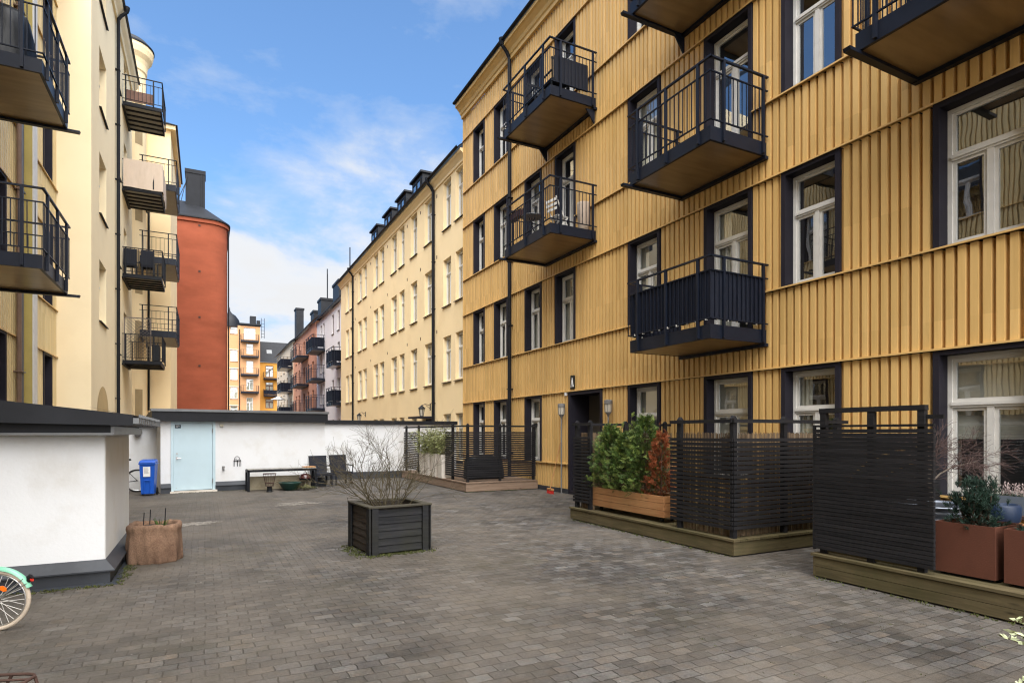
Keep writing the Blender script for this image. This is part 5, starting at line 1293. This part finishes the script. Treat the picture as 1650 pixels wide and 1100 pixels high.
# ---- nearest deck: rusty cubes with small pines, tub with a bare tree, pots
def cube_planter(y0, y1, label, x0=6.60, x1=7.12, zb=.31, zt=.81):
    b = empty('steel_planter', ((x0+x1)/2, (y0+y1)/2, .28), 0, label, 'planter', 'rusty steel cube planters')
    m = MB(); t = .012
    m.box(x0,x0+t,y0,y1,zb,zt); m.box(x1-t,x1,y0,y1,zb,zt); m.box(x0+t,x1-t,y0,y0+t,zb,zt); m.box(x0+t,x1-t,y1-t,y1,zb,zt); m.box(x0+t,x1-t,y0+t,y1-t,zb,zb+.02)
    pb(m, 'planter_box', K['corten'], b)
    pb(MB().box(x0+t+.001,x1-t-.001,y0+t+.001,y1-t-.001,zb+.021,zt-.05), 'soil', K['soil'], b)
    m = MB().box(x0+.06,x1-.06,y0+.06,y1-.06,.28,zb); pb(m, 'foot', K['black'], b)
    return b
cube_planter(2.91, 3.43, 'rusty steel cube planter next to the slat screen'); cube_planter(2.31, 2.84, 'rusty steel cube planter cut by the right frame edge')
def pine(loc, h, r, seed, label):
    rr = random.Random(seed); b = empty('dwarf_pine', loc, 0, label, 'pine', 'small pines in the steel planters')
    s, f = MB(), MB(); tips = []
    for i in range(15):
        a = rr.uniform(0,6.283); t = rr.uniform(.1,.8); p = Vector((rr.uniform(-.05,.05),rr.uniform(-.05,.05),0)); e = Vector((math.cos(a)*r*t*1.1, math.sin(a)*r*t*1.1, h*rr.uniform(.55,1)*(1.05-t*.35)))
        mid = p.lerp(e,.5)+Vector((math.cos(a)*.03,math.sin(a)*.03,-.02)); s.tube([p,mid,e], .012, 6, r1=.004, cap=False)
        for k in range(22):
            q = mid.lerp(e, rr.uniform(.05,1.05))+Vector((rr.gauss(0,.05),rr.gauss(0,.05),rr.gauss(0,.045))); tips.append((q, (e-mid).normalized()))
    for i in range(70):
        a = rr.uniform(0,6.283); q = rr.uniform(.05,.26); tips.append((Vector((q*math.cos(a),q*math.sin(a),rr.uniform(.0,.09))), Vector((math.cos(a),math.sin(a),.5))))
    for q, d in tips:
        for k in range(24):
            dd = (d + Vector((rr.gauss(0,.65),rr.gauss(0,.65),rr.gauss(0,.55)+.3))).normalized()
            leaf(f, q+d*rr.uniform(-.02,.03), dd, rr.uniform(.030,.058), .0055)
    s.build('stem', K['bark'], b); f.build('needles', K['pine'], b); return b
pine((6.86, 3.15, .76), .52, .26, 8, 'bushy dwarf pine in the rusty cube beside the slat screen'); pine((6.86, 2.56, .76), .62, .26, 12, 'dwarf pine at the right frame edge in the cut-off rusty cube')
tu = empty('round_tub', (7.32, 3.84, .28), 0, 'galvanised round tub behind the rusty cube', 'tub')
m = MB(); prof = [(.0,.0),(.38,.0)] + [(.40+.006*math.sin(z*60), z) for z in [i*.02 for i in range(1,30)]] + [(.425,.60),(.43,.62),(.41,.625),(.40,.59),(.39,.50)]
m.lathe(prof, (0,0,0), 40); m.build('tub_wall', K['galv'], tu, smooth=True); MB().lathe([(.395,.53),(.0,.55)], (0,0,0), 24).build('soil', K['soil'], tu)
ta = empty('bare_small_tree', (7.32, 3.84, .82), 0, 'leafless dwarf maple with drooping purple twigs in the galvanised tub', 'tree')
m = MB(); tw = MB(); rr = random.Random(17)
m.tube([(0,0,0),(.015,.01,.16),(-.01,.03,.34),(.02,.02,.50),(.01,.05,.66)], .026, 8, r1=.012)
m.tube([(.0,.02,.30),(.06,-.06,.42),(.16,-.14,.50),(.30,-.30,.56)], .011, 7, r1=.005)
for i in range(34):
    if i % 2: p = Vector((.0,.03,.34)).lerp(Vector((.01,.05,.68)), rr.random())
    else: p = Vector((.05,-.05,.42)).lerp(Vector((.32,-.32,.56)), rr.random())
    a = rr.uniform(0,6.28); d = Vector((math.cos(a)*.6+(.1 if not i%2 else -.05), math.sin(a)*.6-(.7 if not i % 2 else .0), rr.uniform(.25,.9) if i % 2 else rr.uniform(.0,.4)))
    grow(tw, p, d, rr.uniform(.22,.42), .0034, 2, rr, -.25, .13, (3,5), 5, .7)
m.build('trunk', K['pale_bark'], ta); tw.build('twigs', M('purple_twig', (.085,.052,.046), .8, .3, 9), ta)
st_ = empty('bench_shelf', (8.62, 2.9, .28), 0, 'dark wooden bench along the yellow wall under the big window', 'bench')
m = MB(); m.box(8.36,8.88,1.7,4.2,.70,.735); pb(m, 'bench_top', K['iron_rust'], st_)
for yy in (1.85, 2.95, 4.05):
    for xx in (8.42, 8.82): pb(MB().box(xx-.03,xx+.03,yy-.03,yy+.03,.28,.699), 'leg', K['larch'], st_)
tr = empty('trough_planter', (8.62, 2.98, .736), 0, 'blue grey metal trough of pale heather under the big window', 'planter')
m = MB(); t = .012; x0,x1,y0,y1,z0,z1 = 8.48,8.76,2.15,3.80,.737,.95
m.box(x0,x0+t,y0,y1,z0,z1); m.box(x1-t,x1,y0,y1,z0,z1); m.box(x0+t,x1-t,y0,y0+t,z0,z1); m.box(x0+t,x1-t,y1-t,y1,z0,z1); pb(m, 'trough', M('blue_grey_metal', (.115,.135,.165), .45, .15, 3), tr)
pb(MB().box(x0+t+.001,x1-t-.001,y0+t+.001,y1-t-.001,z0+.002,z1-.03), 'soil', K['soil'], tr)
m, g_ = MB(), MB(); rr = random.Random(31)
for i in range(260):
    x, y = rr.uniform(x0+.02,x1-.02), rr.uniform(y0+.02,y1-.03); hh = rr.uniform(.08,.20); d = Vector((rr.gauss(0,.35)-.12, rr.gauss(0,.3), 1)).normalized(); p = Vector((x,y,z1-.03))
    for k in range(9):
        q = p+d*hh*(.35+.65*k/9); leaf(m, q, (rr.gauss(0,.5),rr.gauss(0,.5),1), .022, .012)
    for k in range(4): leaf(g_, p+d*hh*.3*rr.random(), (rr.gauss(0,.6),rr.gauss(0,.6),1), .04, .010)
hp = empty('heather', (8.62, 2.98, .92), 0, 'row of faded pinkish white heather in the blue grey trough', 'heather'); pb(m, 'flower_spikes', K['heather'], hp); pb(g_, 'leaves', K['heather_leaf'], hp)
sd_ = empty('plant_stand', (8.02, 3.46, .28), 0, 'small larch stool under the blue pot', 'stool')
MB().box(-.17,.17,-.17,.17,.36,.40).build('stool_top', K['larch'], sd_)
for sx in (-.13,.13):
    for sy in (-.13,.13): MB().box(sx-.02,sx+.02,sy-.02,sy+.02,0,.359).build('leg', K['larch'], sd_)
o = MB().lathe([(.0,.0),(.13,.0),(.155,.03),(.165,.10),(.165,.19),(.15,.215),(.13,.215),(.13,.10),(.0,.09)], (0,0,0), 30).build('glazed_pot', K['blue_glaze'], smooth=True); o.location = (8.02, 3.46, .682); tag(o, 'round blue glazed pot on a stool behind the dwarf pine', 'pot')
# ---- variegated shrub in a pot at the lower right corner
vp = empty('potted_shrub', (4.30, 1.50, 0), 0, 'cream and green variegated shrub poking in at the lower right corner', 'shrub')
MB().lathe([(.0,0),(.15,0),(.19,.28),(.20,.30),(.185,.30),(.17,.26),(.0,.25)], (0,0,0), 28).build('pot', K['corten'], vp, smooth=True)
s, f = MB(), MB(); rr = random.Random(41)
ends = [(-.40,.13,.62),(-.47,.02,.60),(-.30,.20,.55),(-.34,-.05,.42),(-.43,.10,.36),(-.30,.10,.33),(.2,.2,.6),(.3,-.1,.6),(.1,-.3,.55),(0,.1,.7),(.25,.05,.45),(-.15,-.2,.6),(-.1,.25,.62)]
for e in ends:
    e = Vector(e); p = Vector((0,0,.25)); mid = p.lerp(e,.5)+Vector((0,0,.08)); s.tube([p,mid,e], .006, 6, r1=.003, cap=False)
    for k in range(46):
        t = rr.uniform(.30,1.05); q = mid.lerp(e, t*2-1) if t > .5 else p.lerp(mid, t*2); a = rr.uniform(0,6.28)
        leaf(f, q, (math.cos(a),math.sin(a),rr.uniform(-.1,.7)), rr.uniform(.026,.05), .020, None, .15)
s.build('stem', K['twig_green'], vp); f.build('leaves', K['varieg'], vp)

# ================================================================== things on the balconies
def folding_chair(loc, rz, label, mat):
    c = empty('folding_chair', loc, rz, label, 'chair')
    m = MB()
    for i in range(5): m.box(-.20,.20,-.2+i*.085,-.2+i*.085+.065,.43,.445)
    m.build('seat', K[mat], c); m = MB()
    for i in range(3): m.box(-.20,.20,.215+.02*i,.23+.02*i,.58+.11*i,.65+.11*i)
    m.build('backrest', K[mat], c)
    for s_ in (-1,1): MB().bar((s_*.215,-.22,0),(s_*.215,.28,.90), .022, .03).build('leg', K[mat], c); MB().bar((s_*.19,.24,0),(s_*.19,-.18,.44), .022, .03).build('leg', K[mat], c)
folding_chair((8.30, 13.45, 6.92), R(100), 'white folding chair on the third floor balcony left of the downpipe side', 'white')
bt = empty('bistro_table', (8.0, 14.35, 6.92), 0, 'small round grey table on the middle far balcony', 'table')
MB().lathe([(.0,.70),(.30,.70),(.30,.72),(.0,.72)], (0,0,0), 24).build('table_top', K['zinc'], bt)
for k in range(3):
    a = 2.1*k; MB().tube([(.22*math.cos(a),.22*math.sin(a),0),(-.1*math.cos(a),-.1*math.sin(a),.70)], .012, 6).build('leg', K['dark'], bt)
fx = empty('flower_box', (7.72, 14.75, 7.65), 0, 'dark flower box with red brown plants hooked on the balcony rail', 'flower box')
MB().box(-.09,.09,-.33,.33,.0,.15).build('box', M('maroon_plastic', (.05,.018,.018), .5, .2), fx)
m = MB(); rr = random.Random(51)
for i in range(160): leaf(m, (rr.uniform(-.08,.08),rr.uniform(-.32,.32),.14), (rr.gauss(0,.6),rr.gauss(0,.6),1), rr.uniform(.05,.11), .02)
m.build('plants', K['iron_rust'], fx)
# top far balcony: two dark slatted chairs
def lounge(loc, rz, label):
    c = empty('balcony_chair', loc, rz, label, 'chair', 'black chairs on the top far balcony')
    MB().box(-.26,.26,-.25,.25,.38,.44).build('seat', K['wicker'], c)
    m = MB()
    for i in range(9): m.box(-.26+.061*i,-.26+.061*i+.035,.22,.25,.44,.92)
    m.box(-.27,.27,.215,.255,.92,.97); m.build('backrest', K['black'], c)
    for s_ in (-1,1):
        MB().box(s_*.27-.02,s_*.27+.02,-.25,.25,.60,.63).build('armrest', K['black'], c)
        for y0 in (-.22,.22): MB().box(s_*.25-.02,s_*.25+.02,y0-.02,y0+.02,0,.38).build('leg', K['black'], c)
lounge((8.15, 13.35, 10.35), R(180), 'black slatted chair near the wall side on the highest far balcony'); lounge((8.15, 14.2, 10.35), R(0), 'black slatted chair farther along on the highest far balcony')
o = MB().box(-.012,.012,-.5,.5,.12,.80).build('privacy_mat', K['wicker']); o.location = (8.3, 12.83, 10.37); o.rotation_euler = (0,0,R(90)); tag(o, 'dark woven mat tied inside the rail of the highest far balcony', 'mat')
o = MB().lathe([(.0,0),(.14,.0),(.17,.3),(.17,.32),(.0,.32)], (0,0,0), 20).build('storage_sack', K['cloth_beige'], smooth=True); o.location = (8.75, 12.95, 6.92); o.scale = (1,1,2.3); tag(o, 'pale cloth sack in the corner of the middle far balcony', 'sack')
# left balcony: something under a shiny black cover
m = MB(); n = 36; vs = []; prof = [(1.05,.0),(1.0,.2),(.92,.55),(.80,.85),(.55,.98),(.2,1.02),(.0,1.02)]
for j,(f,z) in enumerate(prof):
    for k in range(n):
        a = 2*math.pi*k/n; w = 1+.07*math.sin(7*a+z*5)*(1.1-z*.8)+.03*math.sin(15*a); vs.append((.42*f*w*math.cos(a), .40*f*w*math.sin(a), z))
m.add(vs, [(j*n+k, j*n+(k+1)%n, (j+1)*n+(k+1)%n, (j+1)*n+k) for j in range(len(prof)-1) for k in range(n)])
o = m.build('covered_furniture', K['cloth_black'], smooth=True); o.location = (-3.15, 13.62, 8.25); tag(o, 'balcony furniture under a shiny black cover on the upper left balcony', 'cover')
for i, (x, lab) in enumerate(((-2.78,'black chair near the wall on the slatted balcony with two chairs'), (-2.15,'black chair by the outer rail on the slatted balcony with two chairs'))):
    c = empty('balcony_chair', (x, 29.75, 8.30), R(180), lab, 'chair', 'black chairs on the slatted balcony')
    MB().box(-.24,.24,-.22,.22,.40,.46).build('seat', K['wicker'], c); MB().box(-.24,.24,.20,.24,.46,1.1).build('backrest', K['wicker'], c)
    for sx in (-.21,.21):
        MB().box(sx-.02,sx+.02,-.2,.2,.62,.65).build('armrest', K['black'], c)
        for sy in (-.19,.19): MB().box(sx-.02,sx+.02,sy-.02,sy+.02,0,.40).build('leg', K['black'], c)
m = MB()
for i in range(-6, 10):
    a = (-2.95+i*.14, 1.75); 
    for s_ in (1,-1):
        x0_, z0_ = -2.95+i*.14, (.05 if s_ > 0 else 1.75); pts = []
        for t in range(0, 41):
            x_ = x0_+t*.0425; z_ = z0_+s_*t*.0425
            if -2.95 <= x_ <= -2.05 and .05 <= z_ <= 1.75: pts.append((x_, z_))
        if len(pts) > 1: m.bar((pts[0][0],29.42+.006*s_,4.72+pts[0][1]),(pts[-1][0],29.42+.006*s_,4.72+pts[-1][1]), .022, .008)
m.bar((-2.97,29.42,4.75),(-2.97,29.42,6.5), .035); m.bar((-2.03,29.42,4.75),(-2.03,29.42,6.5), .035); m.bar((-2.97,29.42,6.5),(-2.03,29.42,6.5), .035)
o = m.build('lattice_trellis', M('grey_brown_lattice', (.13,.105,.09), .8, .2), None); tag(o, 'grey wooden lattice trellis on the lowest slatted balcony', 'trellis')
m = MB().box(-2.95,-1.9,29.36,29.39,15.5,15.95); o = m.build('timber_windbreak', M('brown_board', (.17,.09,.065), .7, .2)); tag(o, 'low brown board inside the rail of the highest slatted balcony', 'windbreak')
o = MB().box(-2.0,-1.72,29.6,30.3,4.75,5.45).build('storage_box', K['black'], bevel=.02); tag(o, 'black storage box on the lowest slatted balcony behind the lattice', 'box')
m = MB(); m.lathe([(.0,2.3),(.9,1.9),(.92,1.88),(.0,2.22)], (0,0,0), 8); pz = m.build('parasol', K['paper']); pz.location = (8.1, 78.8, 3.9); tag(pz, 'white open parasol on a balcony of the far ivory building', 'parasol')
MB().tube([(0,0,0),(0,0,2.2)], .03, 6).build('pole', K['steel'], pz)

# ================================================================== ground cover
rr = random.Random(61)
m = MB()
def mossy(x, y, s):
    for k in range(5):
        a = rr.uniform(0,6.28); leaf(m, (x+rr.gauss(0,.01),y+rr.gauss(0,.01),.002), (math.cos(a),math.sin(a),rr.uniform(.3,1.6)), s*rr.uniform(.6,1.3), s*.5)
def strip(p, q, n, spread, s=.022):
    for i in range(n):
        t = rr.random(); mossy(p[0]+(q[0]-p[0])*t+rr.gauss(0,spread), p[1]+(q[1]-p[1])*t+rr.gauss(0,spread), s)
strip((-.90,7.97),(-.80,10.2),260,.05); strip((-4,7.95),(-1.0,7.95),260,.035); strip((1.95,8.16),(2.94,8.24),240,.06); strip((1.92,8.2),(1.88,9.1),150,.06); strip((2.94,8.3),(2.9,9.2),60,.05)
strip((6.36,-1),(6.36,4.6),160,.03); strip((6.38,5.85),(6.38,9.9),120,.03); strip((6.6,15.7),(8.8,15.7),80,.03); strip((-.8,19.2),(3.2,19.5),80,.05)
for i in range(120): mossy(rr.uniform(3.5,6.2), rr.uniform(2.2,5.5), .010)
ov = m
rs2 = random.Random(77)
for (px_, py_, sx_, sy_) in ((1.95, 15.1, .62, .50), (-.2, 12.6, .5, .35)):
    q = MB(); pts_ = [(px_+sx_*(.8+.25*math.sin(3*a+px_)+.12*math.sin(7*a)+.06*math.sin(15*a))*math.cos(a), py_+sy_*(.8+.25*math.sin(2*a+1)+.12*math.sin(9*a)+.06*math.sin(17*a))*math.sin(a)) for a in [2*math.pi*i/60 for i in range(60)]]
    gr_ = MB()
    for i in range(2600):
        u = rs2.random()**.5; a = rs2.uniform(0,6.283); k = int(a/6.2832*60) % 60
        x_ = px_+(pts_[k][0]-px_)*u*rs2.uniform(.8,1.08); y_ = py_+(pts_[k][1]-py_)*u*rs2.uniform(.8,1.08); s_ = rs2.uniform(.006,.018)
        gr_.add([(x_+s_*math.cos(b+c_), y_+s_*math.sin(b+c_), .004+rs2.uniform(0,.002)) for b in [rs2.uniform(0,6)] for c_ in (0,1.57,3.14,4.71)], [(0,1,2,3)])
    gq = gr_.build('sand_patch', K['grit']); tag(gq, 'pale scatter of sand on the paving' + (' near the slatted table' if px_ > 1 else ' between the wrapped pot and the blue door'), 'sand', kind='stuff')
m = ov
o = m.build('moss_tufts', K['moss']); tag(o, 'moss and tiny weeds along the foot of sheds, planters and decks', 'moss', kind='stuff')
m = MB()
for i in range(420):
    y = rr.uniform(2.4, 12)**1.0; x = rr.uniform(-1.2, 6.3); s = rr.uniform(.004,.011)
    if 1.8 < x < 3.1 and 8.1 < y < 9.8: continue
    if x < -.4 and y > 7.8: continue
    a = rr.uniform(0,6.28); m.add([(x+s*math.cos(a+k*1.5708)*(1 if k % 2 else .7), y+s*math.sin(a+k*1.5708)*(1 if k % 2 else .7), .004+rr.uniform(0,.004)) for k in range(4)], [(0,1,2,3)])
o = m.build('ground_litter', K['grit']); tag(o, 'pale bits of grit and petals scattered on the paving', 'litter', kind='stuff')

# ================================================================== sky, sun, camera
SUN_EL, SUN_AZ = R(52), R(194)         # azimuth clockwise from +Y
w = bpy.data.worlds.new('World'); sc.world = w; w.use_nodes = True; t = w.node_tree
for n in list(t.nodes): t.nodes.remove(n)
out = N(t, 'ShaderNodeOutputWorld'); bg = N(t, 'ShaderNodeBackground'); bg.inputs['Strength'].default_value = .14
sky = N(t, 'ShaderNodeTexSky'); sky.sky_type = 'NISHITA'; sky.sun_disc = False; sky.sun_elevation = SUN_EL; sky.sun_rotation = SUN_AZ; sky.air_density = 1.0; sky.dust_density = .25; sky.ozone_density = 3.5
tc = N(t, 'ShaderNodeTexCoord'); sep = N(t, 'ShaderNodeSeparateXYZ'); t.links.new(tc.outputs['Generated'], sep.inputs[0])
def math_(op, a, b=None):
    n = N(t, 'ShaderNodeMath', operation=op)
    for i, x in enumerate((a, b)):
        if x is None: continue
        if hasattr(x, 'node'): t.links.new(x, n.inputs[i])
        else: n.inputs[i].default_value = x
    return n.outputs[0]
zz = math_('ADD', math_('MAXIMUM', sep.outputs[2], 0.0), .22)
cb = N(t, 'ShaderNodeCombineXYZ'); t.links.new(math_('DIVIDE', sep.outputs[0], zz), cb.inputs[0]); t.links.new(math_('DIVIDE', sep.outputs[1], zz), cb.inputs[1]); t.links.new(sep.outputs[2], cb.inputs[2])
def cloud(scale, lo, hi, off, detail=9, rough=.56, dist=.3):
    a = N(t, 'ShaderNodeVectorMath', operation='ADD'); t.links.new(cb.outputs[0], a.inputs[0]); a.inputs[1].default_value = off
    n = N(t, 'ShaderNodeTexNoise', Scale=scale, Detail=detail, Roughness=rough, Distortion=dist); t.links.new(a.outputs[0], n.inputs['Vector'])
    return n.outputs[0]
base = cloud(1.9, 0, 0, (3.3, 1.2, 0), 10, .58, .25); wisp = cloud(2.6, 0, 0, (9.0, 4.0, 2.0), 10, .6, .8)
# more cloud towards the horizon, gap in front; unseen cloud behind added as fill
low = ramp(t, sep.outputs[2], [(.0, g3(.02)), (.20, g3(.01)), (.35, g3(.0)), (1, g3(.0))])
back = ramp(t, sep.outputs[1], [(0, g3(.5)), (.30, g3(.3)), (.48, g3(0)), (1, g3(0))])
zen = ramp(t, sep.outputs[2], [(0, g3(0)), (.68, g3(0)), (.84, g3(.4)), (1, g3(.4))])  # cloud overhead, out of view, added to light the yard
def lobe(d, lo, hi, amt):
    v = N(t, 'ShaderNodeVectorMath', operation='DOT_PRODUCT'); t.links.new(tc.outputs['Generated'], v.inputs[0]); v.inputs[1].default_value = Vector(d).normalized()
    return ramp(t, v.outputs['Value'], [(lo, g3(0)), (hi, g3(amt))])
L1 = math_('ADD', lobe((.20, 1.034, .295), .966, .996, .33), lobe((.08, 1.08, .22), .966, .996, .19)); L2 = math_('ADD', lobe((.24,1.0,.52), .985, 1.0, .03), lobe((.28,1.0,.70), .985, 1.0, .03))
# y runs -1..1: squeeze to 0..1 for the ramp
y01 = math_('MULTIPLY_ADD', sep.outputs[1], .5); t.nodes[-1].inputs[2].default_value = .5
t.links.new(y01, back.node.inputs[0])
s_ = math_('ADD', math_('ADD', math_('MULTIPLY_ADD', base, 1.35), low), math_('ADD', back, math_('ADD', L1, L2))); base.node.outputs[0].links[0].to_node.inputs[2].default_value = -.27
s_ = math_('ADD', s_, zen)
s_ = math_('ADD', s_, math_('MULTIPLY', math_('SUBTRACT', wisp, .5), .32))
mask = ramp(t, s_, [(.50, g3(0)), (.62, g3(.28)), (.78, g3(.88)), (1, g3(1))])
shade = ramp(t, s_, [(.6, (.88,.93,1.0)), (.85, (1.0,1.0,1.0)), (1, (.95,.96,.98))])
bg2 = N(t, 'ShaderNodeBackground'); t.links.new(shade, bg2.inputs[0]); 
bst = math_('MULTIPLY', 1.9, ramp(t, y01, [(0, g3(1.0)), (.36, g3(.7)), (.52, g3(.235)), (1, g3(.235))])); t.links.new(math_('ADD', bst, ramp(t, sep.outputs[2], [(0, g3(0)), (.68, g3(0)), (.9, g3(1.0)), (1, g3(1.0))])), bg2.inputs['Strength'])  # added clouds behind and overhead made brighter as fill light
t.links.new(mix(t, 1.0, mix(t, 1.0, sky.outputs[0], (.84,.99,1.06), 'MULTIPLY'), ramp(t, sep.outputs[2], [(.0, (.30,.31,.36)), (.10, (.42,.43,.48)), (.22, (.66,.66,.70)), (.36, g3(.84)), (.55, g3(.88))]), 'MULTIPLY'), bg.inputs[0])
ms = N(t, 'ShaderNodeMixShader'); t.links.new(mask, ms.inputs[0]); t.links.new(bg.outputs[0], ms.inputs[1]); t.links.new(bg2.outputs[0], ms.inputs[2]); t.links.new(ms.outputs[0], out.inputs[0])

sl = bpy.data.lights.new('sun', 'SUN'); sl.energy = 3.0; sl.angle = R(70); sl.color = (1, .96, .91)
so_ = bpy.data.objects.new('sun', sl); COL.objects.link(so_)
dv = Vector((math.sin(SUN_AZ)*math.cos(SUN_EL), math.cos(SUN_AZ)*math.cos(SUN_EL), math.sin(SUN_EL)))
so_.rotation_euler = (-dv).to_track_quat('-Z', 'Y').to_euler()

cam = bpy.data.cameras.new('camera'); co = bpy.data.objects.new('camera', cam); COL.objects.link(co); sc.camera = co
co.location = (0, 0, 1.70); co.rotation_euler = (R(90), 0, R(-27.23))
cam.sensor_width = 36; cam.lens = 962/1650*36; cam.shift_y = 147/1650; cam.clip_end = 1200; cam.clip_start = .05
sc.view_settings.view_transform = 'Standard'; sc.view_settings.look = 'None'; sc.view_settings.exposure = 1.05; sc.view_settings.gamma = 1
sc.cycles.max_bounces = 8; sc.cycles.transparent_max_bounces = 12; sc.cycles.diffuse_bounces = 4; sc.cycles.glossy_bounces = 3
sc.cycles.use_denoising = True; sc.cycles.caustics_reflective = False; sc.cycles.caustics_refractive = False; sc.cycles.sample_clamp_indirect = 4; sc.cycles.filter_width = 1.2
